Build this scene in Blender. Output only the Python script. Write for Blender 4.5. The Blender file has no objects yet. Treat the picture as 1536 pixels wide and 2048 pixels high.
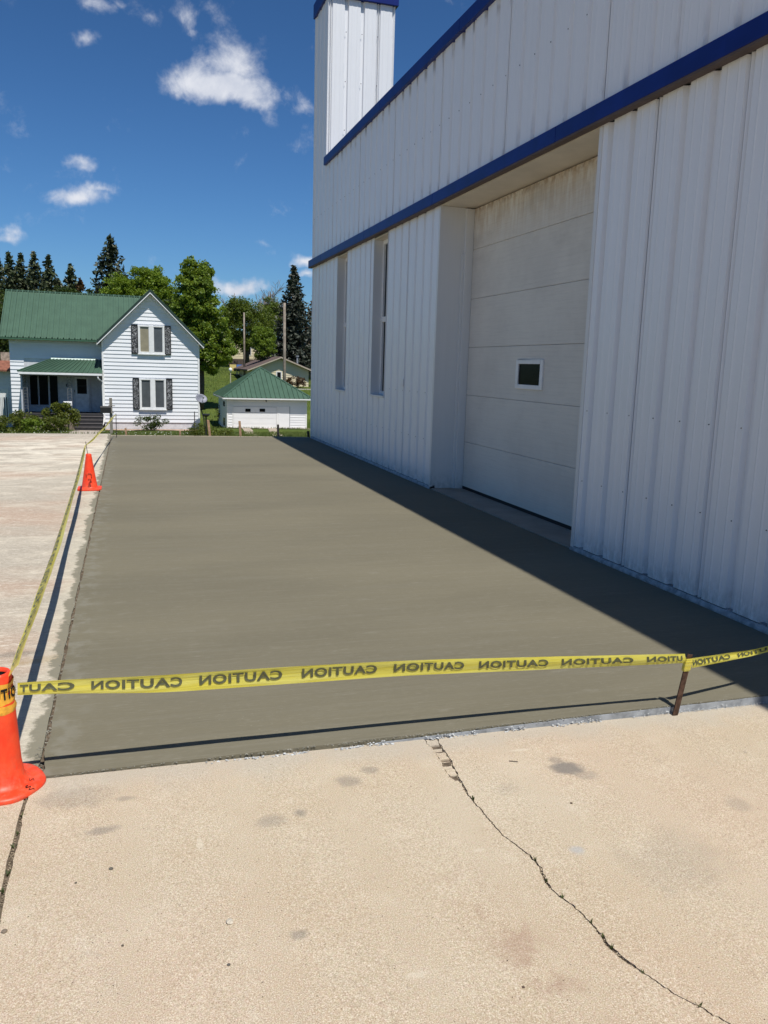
import bpy, bmesh, math, random
import numpy as np
from mathutils import Vector, Matrix, noise

random.seed(7); rng = np.random.default_rng(7)
S = bpy.context.scene
COL = S.collection
R = math.radians

# ------------------------------------------------------------------ camera
F_PX = 1625.0
YAW, PITCH, ROLL, CAM_H = R(17.54), R(10.12), R(1.675), 1.53
fw = Vector((math.sin(YAW)*math.cos(PITCH), math.cos(YAW)*math.cos(PITCH), -math.sin(PITCH)))
r0 = Vector((math.cos(YAW), -math.sin(YAW), 0)); u0 = r0.cross(fw)
c_, s_ = math.cos(ROLL), math.sin(ROLL)
rt = c_*r0 + s_*u0; up = -s_*r0 + c_*u0
CAM = Vector((0, 0, CAM_H))
cd = bpy.data.cameras.new('camera'); cam = bpy.data.objects.new('camera', cd); COL.objects.link(cam)
m = Matrix((rt, up, -fw)).transposed().to_4x4(); m.translation = CAM; cam.matrix_world = m
cd.sensor_fit = 'VERTICAL'; cd.sensor_height = 36; cd.lens = F_PX/2048*36
cd.clip_start = 0.05; cd.clip_end = 3000
S.camera = cam

# ------------------------------------------------------------------ light
SUN_DIR = Vector((0.135, -0.5, 1.0)).normalized()      # towards the sun
SUN_EL = math.asin(SUN_DIR.z); SUN_AZ = math.atan2(SUN_DIR.x, SUN_DIR.y)
sl = bpy.data.lights.new('sun', 'SUN'); sl.energy = 5.0; sl.angle = R(0.53); sl.color = (1.0, 0.965, 0.90)
so = bpy.data.objects.new('sun', sl); COL.objects.link(so)
so.rotation_euler = SUN_DIR.to_track_quat('Z', 'Y').to_euler(); so.location = (10, -20, 40)

S.view_settings.view_transform = 'Standard'; S.view_settings.look = 'None'
S.view_settings.exposure = 0.0; S.view_settings.gamma = 1.0; S.view_settings.use_curve_mapping = False

# ------------------------------------------------------------------ measuring: where a sight line meets a plane
def _ray(px, py): return fw + (px-768)/F_PX*rt - (py-1024)/F_PX*up
def onz(px, py, z=0.0):
    d = _ray(px, py); return CAM + d*((z-CAM_H)/d.z)
def onx(px, py, X):
    d = _ray(px, py); return CAM + d*(X/d.x)
def ony(px, py, Y):
    d = _ray(px, py); return CAM + d*(Y/d.y)
def zp(X): return -.008 - .010*(min(X, 4.5)+.35)          # the old near pavement falls away to the right
def onp(px, py):
    z = -.03
    for _ in range(12):
        P = onz(px, py, z); z = zp(P.x)
    return P

# ------------------------------------------------------------------ node helper
class N:
    def __init__(s, nt): s.nt = nt; s.n = nt.nodes; s.l = nt.links
    def new(s, t, **kw):
        n = s.n.new(t)
        for k, v in kw.items(): setattr(n, k, v)
        return n
    def put(s, sock, v):
        if v is None: return
        if isinstance(v, bpy.types.NodeSocket): s.l.new(v, sock)
        elif isinstance(v, (tuple, list)) and len(v) == 3 and sock.type == 'RGBA': sock.default_value = (*v, 1)
        else: sock.default_value = v
    def math(s, op, a, b=None, c=None, clamp=False):
        n = s.new('ShaderNodeMath', operation=op); n.use_clamp = clamp
        s.put(n.inputs[0], a); s.put(n.inputs[1], b)
        if c is not None: s.put(n.inputs[2], c)
        return n.outputs[0]
    def vmath(s, op, a, b=None, out=0):
        n = s.new('ShaderNodeVectorMath', operation=op); s.put(n.inputs[0], a)
        if b is not None: s.put(n.inputs[1], b)
        return n.outputs[out]
    def mix(s, f, a, b, mode='MIX'):
        n = s.new('ShaderNodeMix', data_type='RGBA', blend_type=mode); n.clamp_factor = True
        s.put(n.inputs[0], f); s.put(n.inputs[6], a); s.put(n.inputs[7], b); return n.outputs[2]
    def noise(s, vec, scale, detail=3, rough=.55, dist=0, out=0):
        n = s.new('ShaderNodeTexNoise'); s.put(n.inputs['Vector'], vec)
        n.inputs['Scale'].default_value = scale; n.inputs['Detail'].default_value = detail
        n.inputs['Roughness'].default_value = rough; n.inputs['Distortion'].default_value = dist
        return n.outputs[out]
    def vor(s, vec, scale, feature='F1', out=0):
        n = s.new('ShaderNodeTexVoronoi', feature=feature); s.put(n.inputs['Vector'], vec)
        n.inputs['Scale'].default_value = scale; return n.outputs[out]
    def ramp(s, f, a, b, v0=0.0, v1=1.0, smooth=True):
        n = s.new('ShaderNodeMapRange'); n.interpolation_type = 'SMOOTHSTEP' if smooth else 'LINEAR'
        s.put(n.inputs[0], f)
        for i, v in ((1, a), (2, b), (3, v0), (4, v1)): n.inputs[i].default_value = v
        return n.outputs[0]
    def scalev(s, vec, v):
        n = s.new('ShaderNodeVectorMath', operation='MULTIPLY'); s.put(n.inputs[0], vec); n.inputs[1].default_value = v
        return n.outputs[0]
    def geo(s, o='Position'): return s.new('ShaderNodeNewGeometry').outputs[o]
    def bump(s, h, strength=.3, dist=.01):
        n = s.new('ShaderNodeBump'); n.inputs['Strength'].default_value = strength
        n.inputs['Distance'].default_value = dist; s.put(n.inputs['Height'], h); return n.outputs[0]

def newmat(name):
    mt = bpy.data.materials.new(name); mt.use_nodes = True
    mt.node_tree.nodes.clear(); g = N(mt.node_tree)
    out = g.new('ShaderNodeOutputMaterial'); b = g.new('ShaderNodeBsdfPrincipled')
    g.l.new(b.outputs[0], out.inputs[0]); return mt, g, b
def setb(g, b, col=None, rough=None, metal=None, spec=None, normal=None, **kw):
    g.put(b.inputs['Base Color'], col); g.put(b.inputs['Roughness'], rough)
    g.put(b.inputs['Metallic'], metal); g.put(b.inputs['Specular IOR Level'], spec); g.put(b.inputs['Normal'], normal)
    for k, v in kw.items(): g.put(b.inputs[k], v)
def simple(name, col, rough=.6, metal=0, spec=.4, var=.12, vs=6.0, bump=0.0, bs=60):
    mt, g, b = newmat(name); p = g.geo()
    n = g.noise(p, vs, 4, .6)
    dark = tuple(c*(1-var) for c in col); lite = tuple(min(1, c*(1+var)) for c in col)
    c = g.mix(g.ramp(n, .3, .7), dark, lite)
    nm = g.bump(g.noise(p, bs, 3), bump, .005) if bump else None
    setb(g, b, c, rough, metal, spec, nm); return mt

# ------------------------------------------------------------------ sky with scattered clouds
w = bpy.data.worlds.new('World'); S.world = w; w.use_nodes = True
w.node_tree.nodes.clear(); g = N(w.node_tree)
wo = g.new('ShaderNodeOutputWorld'); bg = g.new('ShaderNodeBackground'); g.l.new(bg.outputs[0], wo.inputs[0])
SKY = 0.05
bg.inputs[1].default_value = SKY
sky = g.new('ShaderNodeTexSky', sky_type='NISHITA'); sky.sun_disc = False
sky.sun_elevation = SUN_EL; sky.sun_rotation = SUN_AZ
sky.air_density = 1.0; sky.dust_density = 0.5; sky.ozone_density = 3.0; sky.altitude = 300
tc = g.new('ShaderNodeTexCoord'); D = tc.outputs['Generated']
wob = g.vmath('ADD', D, g.scalev(g.vmath('SUBTRACT', g.noise(D, 14, 4, .6, 0, 1), (.5, .5, .5)), (.05, .05, .05)))
n1 = g.noise(D, 22, 9, .62, .3)
n2 = g.noise(D, 70, 6, .65)
nn = g.math('ADD', g.math('MULTIPLY', n1, .75), g.math('MULTIPLY', n2, .25))
mask = None
#        px    py   half-width, half-height (px), density
clouds = [(455, 182, 106, 42, 2.1), (474, 134, 60, 58, 1.45), (498, 176, 60, 42, 1.5), (520, 95, 40, 60, .5), (565, 194, 58, 20, .62), (445, 50, 30, 40, .4),
          (155, 400, 62, 24, 1.15), (205, 387, 34, 14, .85), (167, 330, 32, 13, .75), (5, 470, 26, 20, .9), (148, 87, 38, 15, .75),
          (190, 12, 30, 28, .75), (290, 32, 52, 28, .62), (355, 50, 32, 30, .6), (475, 572, 60, 24, 1.5), (520, 578, 30, 16, .9),
          (607, 522, 24, 16, 1.4), (615, 552, 24, 13, 1.2), (512, 485, 20, 8, .3), (10, 105, 22, 18, .3), (385, 82, 16, 14, .4), (608, 212, 32, 24, .6), (542, 228, 18, 30, .5), (232, 8, 18, 12, .45)]
dirs = [(_ray(x, y).normalized(), a/F_PX*1.05, b/F_PX*1.05, k) for x, y, a, b, k in clouds]
rr = random.Random(3)
for i in range(16):                                      # the rest of the sky, outside the picture, goes on the same way
    az = R(rr.uniform(50, 330)); el = R(rr.uniform(8, 60))
    dv = Vector((math.sin(az)*math.cos(el), math.cos(az)*math.cos(el), math.sin(el)))
    dirs.append((dv, rr.uniform(.03, .09), rr.uniform(.012, .03), rr.uniform(.5, 1.1)))
for dv, a, b, k in dirs:
    h = Vector((dv.y, -dv.x, 0)).normalized(); v = h.cross(dv)
    if v.z < 0: v = -v
    x = g.vmath('DOT_PRODUCT', wob, tuple(h/a), 1); y = g.vmath('DOT_PRODUCT', wob, tuple(v/b), 1)
    z0 = g.math('GREATER_THAN', g.vmath('DOT_PRODUCT', D, tuple(dv), 1), .9)
    # centre offset is zero because h and v are perpendicular to dv; the underside is cut flatter than the top
    yb = g.math('MULTIPLY', y, g.math('ADD', 1.0, g.math('MULTIPLY', g.math('LESS_THAN', y, 0.0), .35)))
    r2 = g.math('ADD', g.math('MULTIPLY', x, x), g.math('MULTIPLY', yb, yb))
    e = g.math('MULTIPLY', g.math('MULTIPLY', g.math('SUBTRACT', 1.25, g.math('SQRT', r2)), k), z0)
    e = g.math('MAXIMUM', e, -1.0)
    mask = e if mask is None else g.math('MAXIMUM', mask, e)
dens = g.ramp(g.math('ADD', g.math('MULTIPLY', mask, .95), g.math('MULTIPLY', g.math('SUBTRACT', nn, .55), 3.0)), .08, 1.5)
skc = g.new('ShaderNodeHueSaturation'); skc.inputs['Saturation'].default_value = 1.12; skc.inputs['Value'].default_value = 1.0
g.l.new(sky.outputs[0], skc.inputs['Color'])
cc = g.mix(g.ramp(n1, .35, .65), (.62/SKY, .66/SKY, .76/SKY), (.80/SKY, .82/SKY, .88/SKY))
sepd = g.new('ShaderNodeSeparateXYZ'); g.put(sepd.inputs[0], D)
skt = g.mix(1.0, skc.outputs[0], g.mix(g.ramp(sepd.outputs[2], .05, .45), (.93, 1.42, 1.92), (.80, 1.18, 1.55)), 'MULTIPLY')
g.put(bg.inputs[0], g.mix(g.math('MULTIPLY', dens, .96), skt, cc))

# ------------------------------------------------------------------ mesh helpers
class MB:
    def __init__(s): s.v = []; s.f = []; s.m = []
    def quad(s, a, b, c, d, m=0):
        n = len(s.v); s.v += [tuple(a), tuple(b), tuple(c), tuple(d)]; s.f.append((n, n+1, n+2, n+3)); s.m.append(m); return s
    def poly(s, pts, m=0):
        n = len(s.v); s.v += [tuple(p) for p in pts]; s.f.append(tuple(range(n, n+len(pts)))); s.m.append(m); return s
    def box(s, x0, x1, y0, y1, z0, z1, m=0):
        n = len(s.v)
        s.v += [(x0,y0,z0),(x1,y0,z0),(x1,y1,z0),(x0,y1,z0),(x0,y0,z1),(x1,y0,z1),(x1,y1,z1),(x0,y1,z1)]
        for f in ((0,3,2,1),(4,5,6,7),(0,1,5,4),(1,2,6,5),(2,3,7,6),(3,0,4,7)): s.f.append(tuple(n+i for i in f)); s.m.append(m)
        return s
    def prism(s, pts, ext, m=0):
        """pts: planar outline; ext: Vector extrusion"""
        k = len(pts); n = len(s.v); e = Vector(ext)
        s.v += [tuple(p) for p in pts] + [tuple(Vector(p)+e) for p in pts]
        s.f.append(tuple(n+i for i in range(k))[::-1]); s.f.append(tuple(n+k+i for i in range(k))); s.m += [m, m]
        for i in range(k):
            j = (i+1) % k; s.f.append((n+i, n+j, n+k+j, n+k+i)); s.m.append(m)
        return s
    def tube(s, pts, rad, k=6, m=0, cap=True):
        pts = [Vector(p) for p in pts]; rad = rad if isinstance(rad, (list, tuple)) else [rad]*len(pts)
        n0 = len(s.v)
        for i, p in enumerate(pts):
            t = (pts[min(i+1, len(pts)-1)] - pts[max(i-1, 0)]).normalized()
            a = Vector((0, 0, 1)) if abs(t.z) < .9 else Vector((1, 0, 0))
            e1 = t.cross(a).normalized(); e2 = t.cross(e1)
            for j in range(k):
                an = 2*math.pi*j/k; s.v.append(tuple(p + (e1*math.cos(an)+e2*math.sin(an))*rad[i]))
        for i in range(len(pts)-1):
            for j in range(k):
                a, b = n0+i*k+j, n0+i*k+(j+1) % k
                s.f.append((a, b, b+k, a+k)); s.m.append(m)
        if cap:
            s.f.append(tuple(n0+j for j in range(k))); s.f.append(tuple(n0+(len(pts)-1)*k+j for j in range(k))[::-1]); s.m += [m, m]
        return s
    def lathe(s, prof, c=(0, 0, 0), k=32, m=0, sq=None):
        n0 = len(s.v)
        for r_, z in prof:
            for j in range(k):
                an = 2*math.pi*j/k; q = 1.0
                s.v.append((c[0]+r_*q*math.cos(an), c[1]+r_*q*math.sin(an), c[2]+z))
        for i in range(len(prof)-1):
            for j in range(k):
                a, b = n0+i*k+j, n0+i*k+(j+1) % k
                s.f.append((a, b, b+k, a+k)); s.m.append(m)
        return s
    def build(s, name, mats, parent=None, smooth=False, bevel=0):
        me = bpy.data.meshes.new(name); me.from_pydata(s.v, [], s.f)
        mats = mats if isinstance(mats, (list, tuple)) else [mats]
        for mm in mats: me.materials.append(mm)
        me.polygons.foreach_set('material_index', s.m)
        if smooth: me.polygons.foreach_set('use_smooth', [True]*len(s.f))
        bm = bmesh.new(); bm.from_mesh(me); bmesh.ops.remove_doubles(bm, verts=bm.verts, dist=1e-5)
        bmesh.ops.recalc_face_normals(bm, faces=bm.faces); bm.to_mesh(me); bm.free()
        me.update()
        o = bpy.data.objects.new(name, me); COL.objects.link(o)
        if parent: o.parent = parent
        if bevel:
            bv = o.modifiers.new('bevel', 'BEVEL'); bv.width = bevel; bv.segments = 2; bv.limit_method = 'ANGLE'
        return o
def tag(o, label=None, cat=None, group=None, kind=None):
    if label: o['label'] = label
    if cat: o['category'] = cat
    if group: o['group'] = group
    if kind: o['kind'] = kind
    return o
def thing(name, label, cat, loc=(0, 0, 0), group=None):
    o = bpy.data.objects.new(name, None); COL.objects.link(o); o.empty_display_size = .2
    return tag(o, label, cat, group)          # parts carry world coordinates; the Empty is moved to the base by settle()
def settle(o, loc):
    loc = Vector(loc); o.location = loc
    for ch in o.children: ch.location = Vector(ch.location) - loc
    return o
def fast_mesh(name, V, Fq, mats, parent=None, smooth=False):
    """V (n,3) array, Fq (k,3|4) array"""
    me = bpy.data.meshes.new(name); V = np.asarray(V, np.float32); Fq = np.asarray(Fq, np.int32); k = Fq.shape[1]
    me.vertices.add(len(V)); me.vertices.foreach_set('co', V.ravel())
    me.loops.add(Fq.size); me.loops.foreach_set('vertex_index', Fq.ravel())
    me.polygons.add(len(Fq)); me.polygons.foreach_set('loop_start', np.arange(0, Fq.size, k, dtype=np.int32))
    me.polygons.foreach_set('loop_total', np.full(len(Fq), k, np.int32))
    if smooth: me.polygons.foreach_set('use_smooth', np.ones(len(Fq), bool))
    me.update(calc_edges=True); me.validate()
    for mm in (mats if isinstance(mats, (list, tuple)) else [mats]): me.materials.append(mm)
    o = bpy.data.objects.new(name, me); COL.objects.link(o)
    if parent: o.parent = parent
    return o

# ------------------------------------------------------------------ materials
def m_white_metal(name, base=(.80, .81, .83), rough=.3, dirt=.0):
    mt, g, b = newmat(name); p = g.geo()
    streak = g.noise(g.scalev(p, (9, 9, .35)), 2.2, 5, .65)
    blot = g.noise(p, 1.3, 4, .6)
    c = g.mix(g.ramp(streak, .30, .80, 0, .35), base, tuple(x*.88 for x in base))
    spk = g.math('MULTIPLY', g.ramp(g.vor(g.scalev(p, (1, 1, .45)), 5), .0, .02, .55, 0), g.ramp(g.noise(p, 2.5, 2), .55, .6))   # small scuffs and fly specks
    c = g.mix(spk, c, (.25, .24, .23))
    sep = g.new('ShaderNodeSeparateXYZ'); g.put(sep.inputs[0], p)
    splash = g.math('MULTIPLY', g.ramp(sep.outputs[2], .03, .28, 1, 0), g.ramp(g.noise(g.scalev(p, (6, 6, 3)), 4, 5, .7), .35, .65))
    c = g.mix(g.math('MULTIPLY', splash, .55), c, (.40, .40, .38))
    # dark seep marks where the grooves meet the trim
    ph = g.math('ABSOLUTE', g.math('SINE', g.math('MULTIPLY', g.math('SUBTRACT', sep.outputs[1], 5.25), math.pi/.3048)))
    gm_ = g.math('MULTIPLY', g.ramp(ph, 0, .34, 1, 0), g.ramp(g.noise(g.scalev(p, (1, 4, 1.5)), 3, 3), .38, .6))
    zz = g.math('ADD', g.ramp(sep.outputs[2], 5.02, 5.24, 0, 1), g.ramp(sep.outputs[2], 3.95, 3.62, 0, .45))
    zz = g.math('MULTIPLY', g.math('MULTIPLY', zz, g.math('GREATER_THAN', sep.outputs[2], 3.6)), g.math('MULTIPLY', g.math('LESS_THAN', sep.outputs[2], 5.26), g.math('LESS_THAN', sep.outputs[1], 15.85)))
    c = g.mix(g.math('MULTIPLY', g.math('MULTIPLY', gm_, zz), .75), c, (.20, .19, .18))
    h = g.noise(g.scalev(p, (1.2, 1.2, .5)), 1.6, 2)
    setb(g, b, c, rough, 0, .5, g.bump(h, .35, .03)); return mt
M_WALL = m_white_metal('white_ribbed_metal')
M_WALL_CLEAN = m_white_metal('white_tower_metal', (.80, .81, .83), .35)
M_BLUE = simple('blue_trim_paint', (.006, .020, .165), .42, 0, .22, .15, 3)
M_LIP = simple('trim_underside_brown', (.10, .07, .06), .7)
M_SOFFIT = simple('soffit_cream', (.66, .60, .50), .55, 0, .3, .08, 2)
M_JAMB = m_white_metal('jamb_metal', (.70, .70, .69), .4)
M_FLASH = simple('grey_base_flashing', (.34, .35, .36), .7, 0, .3, .3, 20)
M_RUBBER = simple('black_rubber', (.012, .012, .013), .6, 0, .3)
M_DARK = simple('dark_gap', (.02, .02, .02), .9, 0, .1)
M_SCREW = simple('screw_head', (.10, .10, .11), .4, .6)
M_GALV = simple('galvanised_strip', (.30, .32, .345), .5, .2, .4, .3, 14, .2, 80)

def m_door():
    mt, g, b = newmat('garage_door_enamel'); p = g.geo()
    sep = g.new('ShaderNodeSeparateXYZ'); g.put(sep.inputs[0], p); z = sep.outputs[2]
    base = g.mix(g.ramp(g.noise(p, 1.4, 4, .6), .35, .7), (.70, .665, .60), (.63, .595, .54))
    grain = g.noise(g.scalev(p, (1, .6, 22)), 5, 4, .65)
    base = g.mix(g.ramp(grain, .45, .75, 0, .22), base, (.40, .37, .33))
    # rusty run-off under the head of the door
    top = g.ramp(z, 2.75, 3.42, 0, 1)
    runs = g.noise(g.scalev(p, (6, 6, .9)), 3.2, 5, .7)
    rust = g.math('MULTIPLY', g.math('POWER', top, 1.6), g.ramp(runs, .34, .66))
    base = g.mix(g.math('MULTIPLY', rust, .62), base, (.44, .31, .18))
    edge = g.math('MULTIPLY', g.ramp(z, 3.36, 3.46, 0, 1), g.ramp(g.noise(p, 16, 4), .4, .6))
    base = g.mix(g.math('MULTIPLY', edge, .6), base, (.20, .11, .05))
    smut = g.math('MULTIPLY', g.ramp(z, 2.1, 3.2, 0, 1), g.ramp(g.noise(g.scalev(p, (1, .8, 1.8)), 1.5, 4), .5, .72))
    base = g.mix(g.math('MULTIPLY', smut, .4), base, (.36, .33, .29))
    wv = g.math('SINE', g.math('MULTIPLY', z, 2*math.pi/.0508))
    h = g.math('ADD', g.math('MULTIPLY', g.ramp(wv, .86, 1.0), -.5), g.math('MULTIPLY', g.noise(p, 2.0, 2), .6))
    setb(g, b, base, .5, 0, .35, g.bump(h, .25, .012)); return mt
M_DOOR = m_door()
def glass(name, col, rough=.06, spec=.6):
    mt, g, b = newmat(name); p = g.geo()
    c = g.mix(g.ramp(g.noise(p, 3, 3), .3, .7), tuple(x*.8 for x in col), col)
    setb(g, b, c, rough, 0, spec); return mt
M_GLASS = glass('dark_window_glass', (.010, .011, .012), .2, .06)
M_BLIND = glass('glass_over_grey_blind', (.10, .11, .12), .15, .5)
M_BLIND_TAN = glass('glass_over_tan_blind', (.33, .29, .20), .15, .5)
M_FRAME = simple('white_frame', (.78, .78, .77), .4, 0, .4, .05)

def m_wet():
    mt, g, b = newmat('fresh_concrete'); p = g.geo()
    sep = g.new('ShaderNodeSeparateXYZ'); g.put(sep.inputs[0], p); x, y = sep.outputs[0], sep.outputs[1]
    big = g.noise(g.scalev(p, (.35, 1.0, 1)), 1.0, 4, .55)
    sweep = g.noise(g.scalev(p, (.5, 9, 1)), 1.6, 5, .6)
    c = g.mix(g.ramp(big, .3, .7), (.152, .137, .096), (.178, .160, .112))
    c = g.mix(g.ramp(sweep, .45, .75, 0, .22), c, (.205, .19, .15))
    fine = g.noise(g.scalev(p, (6, 120, 1)), 2.5, 4, .7)
    c = g.mix(g.ramp(fine, .55, .72, 0, .6), c, (.29, .265, .215))
    c = g.mix(g.ramp(fine, .22, .42, .35, 0), c, (.10, .092, .072))
    br = g.noise(g.scalev(p, (.9, 48, 1)), 1.6, 5, .75)
    c = g.mix(g.ramp(br, .54, .70, 0, .45), c, (.235, .215, .165)); c = g.mix(g.ramp(br, .30, .46, .40, 0), c, (.112, .100, .072))
    # pale flecks of dried paste left by the broom
    fl = g.math('MULTIPLY', g.ramp(g.vor(g.scalev(p, (9, 42, 1)), 1.9), .0, .11, 1, 0), g.ramp(g.noise(p, 1.7, 3), .48, .62))
    c = g.mix(g.math('MULTIPLY', fl, .75), c, (.42, .40, .33))
    # drying edge along the left side
    ed = g.math('MULTIPLY', g.ramp(x, -.30, -.14, 1, 0), g.ramp(g.noise(p, 9, 4), .45, .65))
    c = g.mix(g.math('MULTIPLY', ed, .35), c, (.26, .25, .21))
    nearr = g.ramp(g.noise(g.scalev(p, (1, 3, 1)), 5, 5, .7), .57, .70)
    c = g.mix(g.math('MULTIPLY', nearr, .18), c, (.30, .28, .23))
    h = g.math('ADD', g.math('MULTIPLY', fine, .5), g.math('MULTIPLY', sweep, .8))
    setb(g, b, c, g.ramp(big, .3, .7, .8, .92), 0, .12, g.bump(h, .30, .004)); return mt
M_WET = m_wet()

def stain(g, p, cx, cy, rx, ry, k, sc=9):
    v = g.vmath('SUBTRACT', p, (cx, cy, 0)); v = g.scalev(v, (1/rx, 1/ry, 0))
    d = g.vmath('LENGTH', v, None, 1)
    n = g.math('MULTIPLY', g.math('SUBTRACT', g.noise(p, sc, 5, .65), .5), 1.8)
    return g.math('MULTIPLY', g.ramp(g.math('ADD', d, n), .35, 1.15, 1, 0), k)

def aggregate(g, p):
    """tan exposed-sand concrete: colour, height"""
    big = g.noise(p, .9, 5, .6); mid = g.noise(p, 4.5, 4, .65); big2 = g.noise(g.vmath('ADD', p, (13, 5, 2)), .55, 3)
    c = g.mix(g.ramp(big, .3, .7), (.445, .352, .242), (.49, .412, .305))
    c = g.mix(g.ramp(big2, .42, .7, 0, .6), c, (.475, .340, .238))
    c = g.mix(g.ramp(mid, .5, .75, 0, .35), c, (.60, .52, .40))
    c = g.mix(g.ramp(mid, .22, .42, .30, 0), c, (.36, .31, .24))
    gr = g.noise(p, 270, 3, .8)
    c = g.mix(g.ramp(gr, .50, .66, 0, .75), c, (.78, .70, .56))
    c = g.mix(g.ramp(gr, .33, .48, .80, 0), c, (.22, .165, .11))
    gv = g.noise(p, 95, 2, .6, 0, 1)
    c = g.mix(.08, c, g.mix(g.math('MULTIPLY', 1.0, 1.0), c, gv, 'OVERLAY'))
    sp = g.ramp(g.vor(p, 38), .05, .11, 1, 0)                              # dark stones
    spm = g.ramp(g.noise(p, 22, 2), .50, .56)
    c = g.mix(g.math('MULTIPLY', g.math('MULTIPLY', sp, spm), .75), c, (.13, .085, .06))
    pits = g.math('MULTIPLY', g.ramp(g.vor(g.vmath('ADD', p, (3.3, 1.7, 0)), 24), .03, .07, 1, 0), g.ramp(g.noise(p, 9, 2), .5, .6))
    c = g.mix(g.math('MULTIPLY', pits, .8), c, (.09, .07, .055))
    h = g.math('SUBTRACT', g.math('ADD', g.math('MULTIPLY', gr, .6), g.math('MULTIPLY', mid, .6)), g.math('MULTIPLY', pits, .5))
    return c, h
def m_near():
    mt, g, b = newmat('old_tan_concrete'); p = g.geo()
    c, h = aggregate(g, p)
    for px, py, rx, ry, k in ((1135,1535,.085,.06,.75),(1112,1520,.04,.035,.4),(1172,1550,.06,.045,.3),(700,1562,.05,.045,.4),(740,1541,.04,.035,.4),
                              (600,1625,.035,.035,.5),(545,1642,.06,.045,.35),(203,1660,.05,.028,.45),(250,1597,.04,.02,.35),
                              (1010,1580,.07,.05,.15),(1480,1610,.05,.06,.22),(600,1870,.035,.025,.45),(150,1590,.14,.10,.28),(1350,1720,.2,.2,.14)):
        q = onp(px, py)
        c = g.mix(stain(g, p, q.x, q.y, rx, ry, k), c, (.15, .14, .13))
    q = onp(1155, 1700); c = g.mix(stain(g, p, q.x, q.y, .035, .03, .6), c, (.36, .37, .38))
    for px, py, rx, ry, k in ((400,1690,.012,.05,.4),(1040,1500,.07,.012,.35),(830,1950,.04,.015,.3),(960,1700,.03,.012,.3)):
        q = onp(px, py); c = g.mix(stain(g, p, q.x, q.y, rx, ry, k, 20), c, (.66, .60, .48))
    for off, sc2, lo, hi, k, col in (((2, 7, 0), 2.6, .60, .72, .30, (.24, .215, .18)), ((9, 1, 0), 7.0, .66, .76, .40, (.17, .155, .14)), ((4, 4, 0), 3.4, .62, .75, .30, (.66, .60, .48))):
        c = g.mix(g.ramp(g.noise(g.vmath('ADD', p, off), sc2, 7, .72, .3), lo, hi, 0, k), c, col)
    # reddish iron stain running beside the crack
    sep = g.new('ShaderNodeSeparateXYZ'); g.put(sep.inputs[0], p); x, y = sep.outputs[0], sep.outputs[1]
    line = g.math('ABSOLUTE', g.math('SUBTRACT', g.math('ADD', x, g.math('MULTIPLY', y, .10)), 1.17))
    red = g.math('MULTIPLY', g.ramp(line, .0, .13, 1, 0), g.ramp(g.noise(p, 7, 5, .7), .45, .62))
    red = g.math('MULTIPLY', red, g.ramp(y, 2.3, 1.9, 0, 1))
    c = g.mix(g.math('MULTIPLY', red, .45), c, (.30, .18, .13))
    # cement haze by the slab
    haze = g.math('MULTIPLY', g.ramp(g.math('ADD', y, g.math('MULTIPLY', g.noise(p, 5, 4), .35)), 2.98, 3.20, 0, 1), .5)
    c = g.mix(haze, c, (.42, .39, .33))
    setb(g, b, c, .9, 0, .15, g.bump(h, .5, .004)); return mt
M_NEAR = m_near()
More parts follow.
